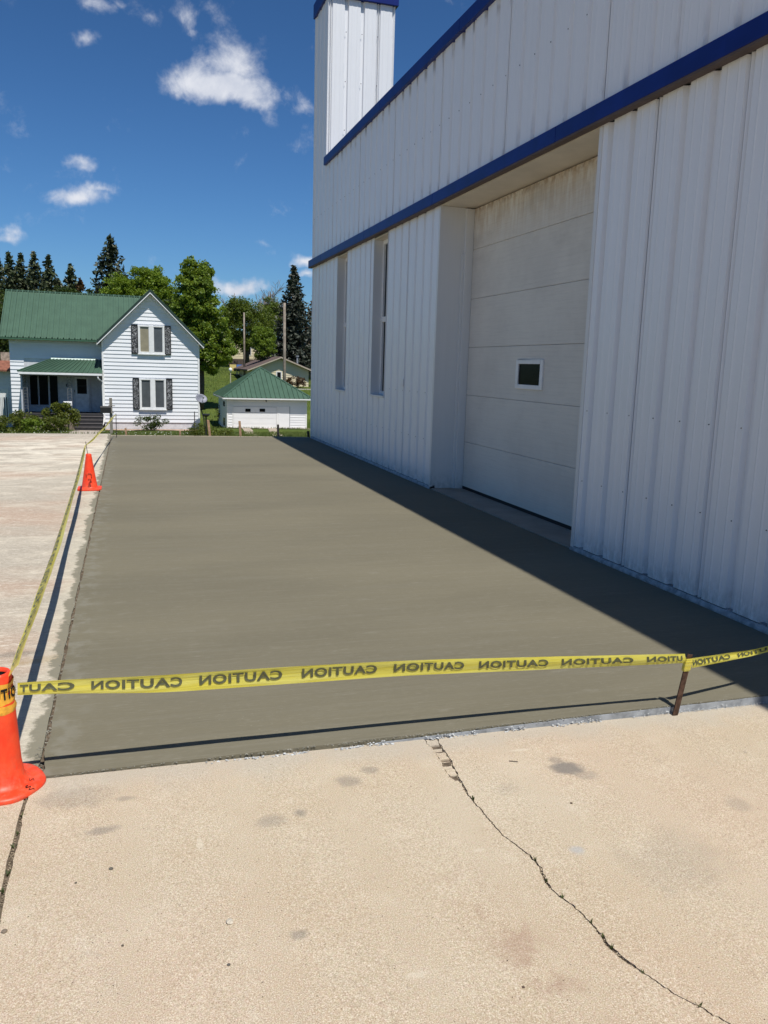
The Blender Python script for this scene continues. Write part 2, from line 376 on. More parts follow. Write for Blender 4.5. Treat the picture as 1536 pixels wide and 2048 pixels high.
def m_left():
    mt, g, b = newmat('old_washed_concrete'); p = g.geo()
    sep = g.new('ShaderNodeSeparateXYZ'); g.put(sep.inputs[0], p); x, y = sep.outputs[0], sep.outputs[1]
    st = g.noise(g.scalev(p, (.9, 2.0, 1)), 1.8, 8, .72, .7)
    pink = g.noise(g.scalev(p, (.5, 1, 1)), .8, 4)
    c = g.mix(g.ramp(pink, .40, .66), (.40, .37, .32), (.43, .33, .265))
    c = g.mix(g.ramp(st, .48, .66, 0, .7), c, (.60, .56, .48))
    c = g.mix(g.ramp(st, .26, .40, .55, 0), c, (.30, .285, .26))
    st2 = g.noise(g.scalev(p, (2.5, 9, 1)), 3.2, 6, .75, .5)
    c = g.mix(g.ramp(st2, .54, .66, 0, .7), c, (.70, .67, .60)); c = g.mix(g.ramp(st2, .30, .44, .55, 0), c, (.27, .24, .205))
    st3 = g.noise(g.scalev(p, (4, 13, 1)), 7, 6, .75, .8)
    c = g.mix(g.ramp(st3, .52, .64, 0, .6), c, (.74, .71, .63)); c = g.mix(g.ramp(st3, .34, .46, .55, 0), c, (.25, .22, .185))
    # dried wash of pale slurry in the distance
    far = g.math('MULTIPLY', g.ramp(y, 9, 15, 0, 1), g.ramp(y, 17.6, 15.5, 0, 1))
    c = g.mix(g.math('MULTIPLY', far, g.ramp(st, .38, .6, 0, .7)), c, (.80, .77, .68))
    q = onp(95, 1318)
    c = g.mix(stain(g, p, q.x+.02, q.y, .20, .075, .75), c, (.34, .25, .14))
    c = g.mix(stain(g, p, q.x-.16, q.y+.12, .15, .06, .5), c, (.16, .15, .135))
    gr = g.noise(p, 170, 3, .7)
    c = g.mix(g.ramp(gr, .5, .75, 0, .5), c, (.78, .74, .66)); c = g.mix(g.ramp(gr, .25, .45, .5, 0), c, (.22, .19, .155))
    # damp cement splashed over the edge beside the fresh slab
    n = g.noise(p, 7, 6, .75); n3 = g.noise(p, 2.0, 3)
    e = g.math('ADD', x, g.math('MULTIPLY', g.math('SUBTRACT', n, .5), .20))
    e = g.math('ADD', e, g.math('MULTIPLY', g.math('SUBTRACT', n3, .5), .12))
    wet = g.math('MULTIPLY', g.ramp(e, -.425, -.395, 0, 1), g.ramp(y, 2.98, 3.05, 0, 1))
    pale = g.math('MULTIPLY', g.math('MULTIPLY', g.ramp(e, -.56, -.43, 0, .45), g.ramp(y, 2.9, 3.1, 0, 1)), g.ramp(n, .30, .58, .35, 1))
    c = g.mix(pale, c, (.56, .55, .47)); c = g.mix(g.math('MULTIPLY', wet, .9), c, (.20, .195, .155))
    c = g.mix(1.0, c, (.97, .92, .845), 'MULTIPLY')
    h = g.math('ADD', g.math('MULTIPLY', gr, .5), g.math('ADD', g.math('MULTIPLY', st2, .8), g.math('MULTIPLY', st, .9)))
    setb(g, b, c, .88, 0, .2, g.bump(h, .5, .006)); return mt
M_LEFT = m_left()
M_DIRT = simple('dirt', (.13, .10, .072), .95, 0, .1, .4, 30, .5, 120)
M_SPLAT = simple('dried_cement', (.24, .23, .19), .95, 0, .1, .35, 40, .5, 90)
M_PALE = simple('white_cement_crust', (.46, .47, .47), .9, 0, .1, .3, 50, .4, 90)

def m_grass():
    mt, g, b = newmat('lawn'); p = g.geo()
    n = g.noise(p, .35, 5, .65); n2 = g.noise(p, 4, 4)
    c = g.mix(g.ramp(n, .3, .7), (.060, .095, .014), (.115, .150, .026))
    c = g.mix(g.ramp(n2, .5, .8, 0, .4), c, (.16, .15, .055)); c = g.mix(g.ramp(g.noise(p, 30, 3), .5, .7, 0, .35), c, (.03, .05, .01))
    setb(g, b, c, .9, 0, .15, g.bump(g.noise(p, 18, 3), .6, .05)); return mt
M_LAWN = m_grass()
def m_leaf(name, a, b_, tr=.38):
    mt, g, b = newmat(name); rnd = g.geo('Random Per Island')
    c = g.mix(rnd, a, b_); c = g.mix(g.ramp(g.noise(g.geo(), .8, 2), .35, .65, 0, .4), c, tuple(x*.55 for x in a))
    out = [n for n in g.n if n.type == 'OUTPUT_MATERIAL'][0]
    setb(g, b, c, .5, 0, .35)
    if tr:
        t = g.new('ShaderNodeBsdfTranslucent'); g.put(t.inputs[0], g.mix(.5, c, (b_[0]*1.6, b_[1]*1.5, b_[2]*.8)))
        mx = g.new('ShaderNodeMixShader'); mx.inputs[0].default_value = tr
        g.l.new(b.outputs[0], mx.inputs[1]); g.l.new(t.outputs[0], mx.inputs[2]); g.l.new(mx.outputs[0], out.inputs[0])
    return mt
L_MAPLE = m_leaf('maple_leaves', (.092, .160, .016), (.25, .33, .042))
L_BRIGHT = m_leaf('spring_leaves', (.11, .195, .014), (.25, .33, .035))
L_DEEP = m_leaf('deep_green_leaves', (.030, .060, .010), (.085, .120, .022))
L_DEEP2 = m_leaf('mid_green_leaves', (.072, .12, .016), (.19, .24, .036))
L_SPRUCE = m_leaf('spruce_needles', (.022, .032, .014), (.062, .078, .038), 0)
L_SPRUCE2 = m_leaf('grey_green_needles', (.030, .038, .026), (.085, .095, .068), 0)
L_CONIFER = m_leaf('distant_needles', (.040, .052, .022), (.10, .12, .05), 0)
L_RUST = m_leaf('rusty_leaves', (.060, .035, .018), (.15, .09, .04), .2)
L_BUSH = m_leaf('bush_leaves', (.060, .095, .012), (.20, .22, .04))
L_GRASS = m_leaf('grass_blades', (.050, .085, .012), (.16, .19, .04), .2)
L_WEED = m_leaf('weed_leaves', (.03, .05, .012), (.09, .11, .03), .15)
M_BARK = simple('bark', (.10, .08, .065), .95, 0, .1, .3, 12, .5, 30)
M_TWIG = simple('grey_twigs', (.24, .205, .17), .95, 0, .1, .2)

# ================================================================== GROUND
PROF = [(-400, -.4), (14, -.35), (18, -.35), (24, -.85), (32, -1.45), (40, -1.95), (46, -2.2), (54, -2.72), (60, -2.45), (70, -1.5), (80, -.62), (95, .6),
        (110, 1.55), (140, 3.3), (200, 5), (900, 9)]
def gz(X, Y):
    for (a, za), (b, zb) in zip(PROF, PROF[1:]):
        if Y <= b:
            t = max(0, min(1, (Y-a)/(b-a))); z = za + (zb-za)*t; break
    else: z = PROF[-1][1]
    if Y > 18: z += .07*noise.noise(Vector((X*.15, Y*.15, 0)))
    return z
xs = sorted(set([-900, -400, -200, -120, -80] + list(range(-60, 62, 3)) + [80, 120, 200, 400, 900]))
ys = sorted(set([-900, -300, -100, -40, 0, 10, 16] + list(range(18, 64, 2)) + list(range(64, 150, 5)) + [170, 200, 300, 500, 900]))
gm = MB()
for X in xs:
    for Y in ys: gm.v.append((X, Y, gz(X, Y)))
for i in range(len(xs)-1):
    for j in range(len(ys)-1):
        a = i*len(ys)+j; gm.f.append((a, a+len(ys), a+len(ys)+1, a+1)); gm.m.append(0)
tag(gm.build('ground', M_LAWN, smooth=True), kind='structure')

WX = 3.68                                                 # outer face of the metal wall
# fresh slab, with a real edge
SLF = lambda X: 17.42 - .09*(X+.33)                       # far edge
sm = MB(); nx, ny = 40, 90
edge_n = lambda t, s: .012*noise.noise(Vector((t*6, s, 0))) + .006*noise.noise(Vector((t*25, s, 3)))
def slab_pt(i, j):
    X = -.345 + (WX+.004+.345)*i/nx; Y0 = 3.03; Y1 = SLF(X); Y = Y0 + (Y1-Y0)*(j/ny)**1.6
    if i == 0: X += edge_n(Y, 1.0)
    if j == 0: Y += edge_n(X*1.6, 5.0)*.6
    return (X, Y, .0015*noise.noise(Vector((X*1.3, Y*.8, 1))))
for i in range(nx+1):
    for j in range(ny+1): sm.v.append(slab_pt(i, j))
for i in range(nx):
    for j in range(ny):
        a = i*(ny+1)+j; sm.f.append((a, a+ny+1, a+ny+2, a+1)); sm.m.append(0)
nv = len(sm.v)
loop = [(i, 0) for i in range(nx+1)] + [(nx, j) for j in range(1, ny+1)] + [(i, ny) for i in range(nx-1, -1, -1)] + [(0, j) for j in range(ny-1, 0, -1)]
for k, (i, j) in enumerate(loop):
    p = sm.v[i*(ny+1)+j]; sm.v.append((p[0], p[1], -.14))
for k in range(len(loop)):
    i, j = loop[k]; i2, j2 = loop[(k+1) % len(loop)]; k2 = (k+1) % len(loop)
    sm.f.append((i*(ny+1)+j, nv+k, nv+k2, i2*(ny+1)+j2)); sm.m.append(0)
tag(sm.build('fresh_concrete_slab', M_WET, smooth=False), kind='structure')
b = MB().box(WX+.004, 4.35, 6.16, 9.72, -.14, .012); o = b.build('doorway_threshold', simple('dusty_threshold', (.30, .26, .21), .9, 0, .2, .12, 3, .2, 70)); tag(o, kind='structure')

# old pavement to the left (ragged right edge along the joint)
lm = MB(); ysl = list(np.linspace(17.95, 2.99, 130))
pl = []
for Y in ysl:
    jt = .008*noise.noise(Vector((0, Y*5, 9))) + .004*noise.noise(Vector((0, Y*22, 2)))
    pl.append((-.362 + jt if Y > 3.03 else -.392 + jt, Y))
for (xa, ya), (xb, yb) in zip(pl, pl[1:]):
    lm.quad((-2.2, ya, -.010), (-2.2, yb, -.010), (xb, yb, -.010), (xa, ya, -.010))
    lm.quad((xa, ya, -.010), (xb, yb, -.010), (xb, yb, -.12), (xa, ya, -.12))
    lm.quad((-40, ya+.25 if ya > 17 else ya, -.010), (-40, yb+.25 if yb > 17 else yb, -.010), (-2.2, yb, -.010), (-2.2, ya, -.010))
lm.quad((-40, 18.2, -.010), (-2.2, 17.95, -.010), (-2.2, 17.95, -.4), (-40, 18.2, -.4)); lm.quad((-2.2, 17.95, -.010), pl[0] + (-.010,), pl[0] + (-.4,), (-2.2, 17.95, -.4))
tag(lm.build('pavement_left', M_LEFT), kind='structure')
lm = MB(); ysn = list(np.linspace(2.985, -3, 90)) + [-10, -40]
pl = [(-.392 + .008*noise.noise(Vector((0, Y*5, 9))) + .004*noise.noise(Vector((0, Y*22, 2))), Y) for Y in ysn]
for (xa, ya), (xb, yb) in zip(pl, pl[1:]):
    lm.quad((-40, ya, -.010), (-40, yb, -.010), (xb, yb, -.010), (xa, ya, -.010)); lm.quad((xa, ya, -.010), (xb, yb, -.010), (xb, yb, -.12), (xa, ya, -.12))
tag(lm.build('pavement_near_joint', M_NEAR), kind='structure')

# near pavement in two pieces with the crack as a real gap between them
crackL = [onp(*q) for q in ((843,1471),(858,1492),(868,1500),(884,1528),(895,1550),(915,1565),(945,1602),(965,1625),(985,1650),(1010,1675),(1040,1697),(1055,1710),(1075,1730),(1090,1765),(1110,1787),(1140,1808),(1180,1845),(1205,1880),(1225,1905),(1260,1930),(1300,1955),(1350,1990),(1400,2015),(1450,2048))]
crackR = [onp(*q) for q in ((875,1471),(880,1488),(893,1505),(905,1525),(915,1548),(928,1570),(942,1595))]
def interp(pts, Y):
    if Y >= pts[0].y: return pts[0].x
    for a, b_ in zip(pts, pts[1:]):
        if a.y >= Y >= b_.y: return a.x + (b_.x-a.x)*(a.y-Y)/max(1e-6, a.y-b_.y)
    return pts[-1].x
def cxl(Y):
    x = interp(crackL, Y) if Y > 1.42 else crackL[-1].x + (1.42-Y)*.25
    return x + .006*noise.noise(Vector((Y*30, 0, 0))) + .004*noise.noise(Vector((Y*90, 4, 0)))
def cw(Y):
    if Y > 2.57: return max(.006, interp(crackR, Y)-interp(crackL, Y))
    return .0045 + .005*max(0, noise.noise(Vector((Y*5, 7, 0)))) + .004*abs(noise.noise(Vector((Y*40, 2, 0)))) + (.004 if 1.62 < Y < 1.76 or 1.98 < Y < 2.08 else 0)
yn = list(np.linspace(3.03, 1.0, 330)) + list(np.linspace(.95, -3, 40)) + [-10, -40]
nl, nr = MB(), MB()
def fr(X): return .006*noise.noise(Vector((X*8, 1, 4))) + .003*noise.noise(Vector((X*30, 1, 4)))
def jx(Y): return -.376 + .006*noise.noise(Vector((0, Y*7, 5))) + .003*noise.noise(Vector((0, Y*30, 8)))
for ya, yb in zip(yn, yn[1:]):
    cols = [jx] + [(lambda Y, t=t: jx(Y)+(cxl(Y)-jx(Y))*t) for t in (.25, .5, .75)] + [cxl]
    P = lambda fx, Y: (fx(Y), Y + (fr(fx(Y))-.004 if Y > 3.02 else 0), zp(fx(Y)))
    for a, b_ in zip(cols, cols[1:]): nl.quad(P(a, ya), P(a, yb), P(b_, yb), P(b_, ya))
    q = P(cxl, ya); s = P(cxl, yb); nl.quad(q, s, (s[0]-.003, s[1], s[2]-.06), (q[0]-.003, q[1], q[2]-.06))
    q = P(jx, ya); s = P(jx, yb); nl.quad(q, s, (s[0], s[1], s[2]-.08), (q[0], q[1], q[2]-.08))
    rgt = lambda Y: cxl(Y)+cw(Y)
    cols = [rgt] + [(lambda Y, t=t: rgt(Y)+(WX-rgt(Y))*t) for t in (.2, .4, .6, .8)] + [lambda Y: WX+.02]
    for a, b_ in zip(cols, cols[1:]): nr.quad(P(a, ya), P(a, yb), P(b_, yb), P(b_, ya))
    q = P(rgt, ya); s = P(rgt, yb); nr.quad(q, s, (s[0]+.003, s[1], s[2]-.06), (q[0]+.003, q[1], q[2]-.06))
pvl = tag(nl.build('pavement_near_left', M_NEAR), kind='structure')
pvr = tag(nr.build('pavement_near_right', M_NEAR), kind='structure')
# dirt filling the crack and joints
db = MB(); 
for ya, yb in zip(yn[:-2], yn[1:-1]):
    zz = lambda Y: zp(1.2) - .008 + .006*noise.noise(Vector((Y*22, 3, 3)))
    db.quad((cxl(ya)-.02, ya, zz(ya)), (cxl(yb)-.02, yb, zz(yb)), (cxl(yb)+cw(yb)+.02, yb, zz(yb)), (cxl(ya)+cw(ya)+.02, ya, zz(ya)))
    z2 = lambda Y: -.017 + .007*noise.noise(Vector((Y*16, 8, 3)))
    db.quad((-.41, ya, z2(ya)), (-.41, yb, z2(yb)), (-.365, yb, z2(yb)), (-.365, ya, z2(ya)))
db.box(-.40, -.33, 3.0, 17.4, -.2, -.022)
tag(db.build('dirt_in_the_joints', M_DIRT), kind='structure')
# broken chips wedged into the wide start of the crack, parts of the right pavement
cys = [3.022, 2.955, 2.905, 2.875, 2.83, 2.79, 2.755, 2.70, 2.655, 2.60]
for i, (ya, yb) in enumerate(zip(cys, cys[1:])):
    k1 = .010*math.sin(i*2.3); k2 = .010*math.sin((i+1)*2.3); ga_ = .0036
    ya -= ga_; yb += ga_; zc = zp(1.2)-.0015-.0035*((i*5) % 3); K = 5; ring = []
    L_ = lambda Y: cxl(Y)+.0035+.002*math.sin(Y*170); R_ = lambda Y: cxl(Y)+cw(Y)-.0045-.003*math.sin(Y*130)
    for t in range(K): Y = ya+k1*0+(yb-ya)*t/(K-1); ring.append((L_(Y), Y, zc))
    xm = (L_(yb)+R_(yb))/2; ring.append((xm, yb+k2*.5, zc))
    for t in range(K): Y = yb+(ya-yb)*t/(K-1); ring.append((R_(Y), Y, zc))
    xm = (L_(ya)+R_(ya))/2; ring.append((xm, ya+k1*.5, zc))
    if R_(yb)-L_(yb) < .004: continue
    cb = MB(); cb.prism(ring, (0, 0, -.03)); cb.build('concrete_chip', M_NEAR, pvr)

# pale steel form strip and crumbs along the slab's raised front edge
fs = MB()
xsr = np.linspace(.95, 3.66, 60)
for xa, xb in zip(xsr, xsr[1:]):
    za, zb = [-.005 - .004*abs(noise.noise(Vector((x*6, 0, 0)))) - (max(0, 1.9-x)*.012) for x in (xa, xb)]
    fs.prism([(xa, 3.022, zp(xa)-.03), (xb, 3.022, zp(xb)-.03), (xb, 3.022, zb), (xa, 3.022, za)], (0, .006, 0))
tag(fs.build('form_strip', M_GALV), 'galvanised steel strip standing along the raised front edge of the fresh slab', 'edging strip')
def lumps(name, pts, mat, label=None, flat=.6):
    V = []; Fc = []
    for (x, y, z, r_) in pts:
        k = len(V); sub = [(1,0,0),(-1,0,0),(0,1,0),(0,-1,0),(0,0,1),(.6,.6,.6),(-.6,.6,.6),(.6,-.6,.6),(-.6,-.6,.6)]
        for a, b_, c in sub:
            j = random.uniform(.6, 1.25); V.append((x+a*r_*j, y+b_*r_*j*.7, z+c*r_*j*flat))
        for f in ((0,5,2),(2,5,6),(2,6,1),(1,6,8),(1,8,3),(3,8,7),(3,7,0),(0,7,5),(5,4,6),(6,4,8),(8,4,7),(7,4,5)): Fc.append(tuple(k+i for i in f))
    o = fast_mesh(name, V, Fc, mat); return o
pts = []
for _ in range(900):
    x = random.betavariate(1.3, 1.1)*3.2+.25
    dn = noise.noise(Vector((x*5, 2, 2)))
    if dn < -.08: continue
    r_ = random.uniform(.002, .007)*(1.1 if x < 2.2 else .6)
    pts.append((x, 3.018-abs(random.gauss(0, .007)), zp(x)+random.random()**2*(.02 if x > .9 else .006), r_))
tag(lumps('cement_crumbs', pts, M_PALE), 'pale cement crumbs stuck along the front edge of the slab', 'cement crumbs', kind='stuff')
pts = []
for _ in range(1500):
    if random.random() < .55: x = random.uniform(-.3, 3.6); pts.append((x, 3.028+random.gauss(0, .005), -.002, random.uniform(.0015, .0045)))
    else: y = 3.1+14*random.random()**1.8; pts.append((-.352+random.gauss(0, .007)-(.03*random.random() if noise.noise(Vector((y*3, 0, 5))) > .1 else 0), y, -.009, random.uniform(.0015, .006)))
tag(lumps('mortar_crumbs', pts, M_SPLAT), 'grey mortar crumbs along the rim of the slab', 'mortar crumbs', kind='stuff')
# grit on the old pavement
pts = []
for _ in range(900):
    x = random.uniform(-.9, 3.2); y = random.uniform(1.1, 3.0); pts.append((x, y, zp(x) if x > -.38 else -.01, random.uniform(.0008, .0024)))
tag(lumps('grit', pts, simple('dark_grit', (.10, .075, .055), .9, 0, .1, .5, 90)), 'scattered dark grit on the tan pavement', 'grit', kind='stuff')

pts = []
for _ in range(1300):
    y = random.uniform(1.15, 2.98); sd = random.choice((0, 1)); x = cxl(y)+cw(y)*sd + random.gauss(0, .004)+(.002 if sd else -.002)
    pts.append((x, y, zp(x)-.0005-(.004 if cxl(y) < x < cxl(y)+cw(y) else 0), random.uniform(.0008, .0032)))
tag(lumps('crack_crumbs', pts, simple('tan_crumbs', (.50, .41, .29), .95, 0, .1, .4, 60)), 'tan concrete crumbs along the diagonal crack', 'crumbs', kind='stuff')
pts = []
for _ in range(500):
    y = random.uniform(1.9, 2.98); pts.append((-.384+random.gauss(0, .005), y, -.013, random.uniform(.001, .004)))
tag(lumps('joint_crumbs', pts, simple('brown_crumbs', (.24, .19, .13), .95, 0, .1, .5, 60)), 'brown crumbs lying in the left pavement joint', 'crumbs', kind='stuff')
# pebbles and a nail
for i, (px, py, r_, lab, col) in enumerate(((460,1845,.011,'flat pale pebble lying nearest the middle of the tan pavement',(.46,.41,.33)),(458,1930,.005,'tiny dark pebble below the flat pale one on the pavement',(.10,.09,.08)),
        (245,1892,.004,'small dark pebble on the left part of the tan pavement',(.11,.09,.07)),(222,1738,.0065,'paired dark crumb below the left dark smudge',(.12,.11,.09)),(152,1766,.004,'little dark pebble beside the left pavement joint',(.10,.09,.07)),
        (8,1864,.008,'brown pebble lying in the left pavement joint',(.20,.16,.12)),(1143,1607,.005,'dark pebble below the largest black smudge',(.10,.07,.05)),(1047,1975,.004,'tiny brown pebble near the bottom edge of the picture',(.12,.08,.06)))):
    q = onp(px, py); z0 = zp(q.x) if q.x > -.38 else -.01
    bm = bmesh.new(); bmesh.ops.create_icosphere(bm, subdivisions=2, radius=r_)
    for v in bm.verts:
        v.co *= 1+.3*noise.noise(v.co*120+Vector((i, 0, 0))); v.co.z *= .5
    me = bpy.data.meshes.new('pebble'); bm.to_mesh(me); bm.free(); me.materials.append(simple('pebble_stone', col, .9, 0, .2, .3, 60))
    o = bpy.data.objects.new('pebble', me); COL.objects.link(o); o.location = (q.x, q.y, z0+r_*.3); tag(o, lab, 'pebble', 'pebbles on the pavement')
q = onp(1027, 1524); nb = MB().tube([(q.x-.016, q.y+.008, zp(q.x)+.003), (q.x+.004, q.y-.002, zp(q.x)+.004), (q.x+.016, q.y-.006, zp(q.x)+.003)], .0016, 6)
tag(nb.build('twig', M_BARK), 'short brown twig lying on the tan pavement right of the crack', 'twig')

# weeds
def weed(P, h, n, label, spread=.6, group='weeds in the pavement cracks', mat=None):
    V = []; Fc = []
    for i in range(n):
        an = random.uniform(0, 6.283); le = h*random.uniform(.5, 1.1); wd = le*random.uniform(.07, .13); lean = random.uniform(.2, 1)*spread
        d = Vector((math.cos(an), math.sin(an), 0)); s = Vector((-d.y, d.x, 0)); b0 = P + d*random.uniform(0, h*.12); k = len(V)
        for t in (0, .35, .7, 1.0):
            c = b0 + d*le*lean*t**1.3 + Vector((0, 0, le*(t-.35*t*t*lean))); wv = wd*(.5+1.2*t if t < .6 else 2.2*(1-t)+.02)
            V += [tuple(c-s*wv), tuple(c+s*wv)]
        for t in range(3): Fc.append((k+2*t, k+2*t+1, k+2*t+3, k+2*t+2))
    o = fast_mesh('weed', [tuple(Vector(v)-P) for v in V], Fc, mat or L_WEED); o.location = P; tag(o, label, 'weed', group)
places = ((947,1600,.024,10,'dark little weed topmost along the diagonal crack'),(1067,1722,.022,9,'green weed tuft halfway down the diagonal crack'),
          (1092,1762,.018,8,'small weed just below the middle tuft of the crack'),(1130,1795,.02,8,'thin pale weed between the middle and lower crack tufts'),
          (1187,1845,.02,8,'two-leafed weed where the lower crack widens'),(1207,1873,.016,7,'tiny weed inside the widest lower stretch of the crack'),
          (1222,1897,.02,12,'matted weed under the widest stretch of the crack'),(1293,1945,.018,8,'sparse weed on the lower right run of the crack'),(1400,2012,.020,9,'spiky weed lowest on the crack near the bottom edge'))
for px, py, h, n, lab in places:
    P = onp(px, py); P.x = cxl(P.y)+cw(P.y)*.5; P.z = zp(P.x)-.005; weed(P, h, n, lab)
for (px, py), lab in zip(((50,1630),(41,1665),(34,1692),(15,1747),(8,1782)), ('weed tuft in the left joint right below the orange cone', 'second weed tuft below the cone in the left joint', 'leafy weed halfway down the left joint', 'low weed in the left joint near the picture edge', 'lowest weed tuft of the left pavement joint')):
    P = onp(px, py); P.x = -.384; P.z = -.016; weed(P, .018, 12, lab, 1.0)

# ================================================================== METAL BUILDING
bld = thing('metal_building', 'white ribbed metal building with blue trim and a tall corner tower', 'building')
PITCH_R = .3048
def ribbed(y0, y1, z0, z1, X, seam, parent, name='wall_panel', mat=M_WALL, axis='y', out=-1, dep=.037):
    """ribbed sheet in panels of three recessed grooves; each sheet is its own part"""
    W = 3*PITCH_R; k0 = math.floor((y0-seam)/W)
    k = k0
    while seam + k*W < y1 - 1e-4:
        a, b_ = max(y0, seam+k*W+.0025), min(y1, seam+(k+1)*W-.0025); k += 1
        if b_-a < .02: continue
        prof = [(a, 0)]
        for i in range(-1, 4):
            c = seam + (k-1)*W + i*PITCH_R
            for dy, dz in ((-.040, 0), (-.026, 1), (.026, 1), (.040, 0)):
                if a < c+dy < b_: prof.append((c+dy, dep*dz))
            for mnr in (.33, .66):
                cm = c + PITCH_R*mnr
                for dy, dz in ((-.012, 0), (0, .10), (.012, 0)):
                    if a < cm+dy < b_: prof.append((cm+dy, -dep*dz))
        prof.append((b_, 0)); prof.sort()
        lap = .0022 if (k % 2) else 0
        mb = MB()
        for (p0, d0), (p1, d1) in zip(prof, prof[1:]):
            if axis == 'y': f = lambda p, d, z: (X - out*d*1.0 - out*lap, p, z)
            else: f = lambda p, d, z: (p, X - out*d - out*lap, z)
            mb.quad(f(p0, d0, z0), f(p1, d1, z0), f(p1, d1, z1), f(p0, d0, z1))
        # thin return at the seam so that the lap shows
        if axis == 'y': mb.quad((X+.001, b_-.0003, z0), (X+.03, b_-.0003, z0), (X+.03, b_-.0003, z1), (X+.001, b_-.0003, z1))
        mb.build(name, mat, parent)
BAND0, BAND1, PAR0, PAR1 = 3.485, 3.628, 5.235, 5.378
YF = 16.95; YT = 15.87
D0, D1 = 6.16, 9.70                                       # doorway
W2 = (11.83, 12.53); W1 = (14.16, 14.86); WZ = 1.10
SEAM = 4.479
for a, b_, z0 in ((-6.0, D0, .042), (D1, W2[0], .042), (W2[1], W1[0], .042), (W1[1], YF, .042)): ribbed(a, b_, z0, BAND0, WX, SEAM, bld)
for a, b_ in (W2, W1): ribbed(a, b_, .042, WZ, WX, SEAM, bld)
ribbed(-6.0, YT, BAND1, PAR0, WX-.01, 5.21, bld, dep=.028)
ribbed(YT, YF, BAND1, 8.19, WX-.01, 5.21, bld, dep=.028)
TX = 4.95
ribbed(WX-.01, TX, PAR1-.6, 8.17, YT, WX+.035-.0, bld, 'tower_panel', M_WALL_CLEAN, axis='x', out=-1)
mb = MB().quad((TX, YT, 5), (TX, YF, 5), (TX, YF, 8.19), (TX, YT, 8.19)).quad((WX, YF, 0), (TX, YF, 0), (TX, YF, 8.19), (WX, YF, 8.19)).quad((TX, YF, 0), (20, YF, 0), (20, YF, 5.2), (TX, YF, 5.2)).quad((20, YF, 0), (20, -6, 0), (20, -6, 5.2), (20, YF, 5.2)).quad((WX, -6, 0), (20, -6, 0), (20, -6, 5.2), (WX, -6, 5.2))
mb.build('rear_wall', M_WALL, bld)
MB().box(WX+.05, TX-.03, YT+.05, YF-.02, 3.5, 8.18).box(WX+.055, 19.9, -5.9, YF-.03, 3.50, 5.2).box(4.4, 19.9, -5.9, YF-.03, -.3, 3.5).build('wall_core', simple('backing', (.35, .35, .35), .9), bld)
MB().box(WX+.055, 4.395, -5.9, D0-.03, .0, 3.49).box(WX+.055, 4.395, D1+.03, W2[0]-.03, .0, 3.49).box(WX+.055, 4.395, W2[1]+.03, W1[0]-.03, 0, 3.49).box(WX+.055, 4.395, W1[1]+.03, YF-.03, 0, 3.49).box(WX+.055, 4.395, W2[0]-.03, W2[1]+.03, 0, WZ-.03).box(WX+.055, 4.395, W1[0]-.03, W1[1]+.03, 0, WZ-.03).build('wall_stud_core', simple('backing2', (.3, .3, .3), .9), bld)
MB().box(WX+.02, 20, -6, YF, 5.15, 5.20).box(WX+.03, TX-.01, YT+.02, YF-.01, 8.2, 8.22).build('roof', simple('flat_roof', (.3, .3, .3), .9), bld)
# foundation ledge and base flashing
for a, b_ in ((-6.0, D0), (D1, YF)):
    MB().box(WX+.012, WX+.06, a, b_, -.4, .045).build('foundation', simple('foundation_grey', (.24, .24, .25), .9, 0, .2, .3, 9), bld)
    fl = MB(); yy = np.linspace(a, b_, int((b_-a)/.12)+2)
    for p, q in zip(yy, yy[1:]):
        t0, t1 = [.012*noise.noise(Vector((v*4, 9, 1))) for v in (p, q)]
        fl.prism([(WX-.016, p, -.01), (WX+.012, p, -.01), (WX+.012, p, .036), (WX-.004, p, .036), (WX-.016, p, .012+t0*.5)], (0, q-p, 0))
    fl.build('base_flashing', M_FLASH, bld)
# blue band in lengths, with its brown underside lip
cuts = [-6, -2.4, .65, 3.7, 6.76, 9.8, 12.85, 15.9, YF+.09]
for a, b_ in zip(cuts, cuts[1:]):
    s = MB().box(WX-.085, WX+.02, a+.002, b_-.002, BAND0+.012, BAND1)
    s.build('blue_band', M_BLUE, bld, bevel=.004)
    MB().box(WX-.082, WX-.012, a+.002, b_-.002, BAND0-.006, BAND0+.011).build('band_drip_edge', M_LIP, bld)
MB().box(WX-.03, TX+.02, YF+.005, YF+.09, BAND0+.012, BAND1).build('blue_band', M_BLUE, bld)
cuts = [-6, -3, .05, 3.1, 6.15, 9.2, 12.25, YT+.0]
for a, b_ in zip(cuts, cuts[1:]): MB().box(WX-.06, WX+.14, a+.0015, b_-.0015, PAR0, PAR1).build('parapet_cap', M_BLUE, bld, bevel=.005)
MB().box(WX-.05, TX+.05, YT-.055, YF+.04, 8.165, 8.42).build('tower_cap', M_BLUE, bld, bevel=.005)
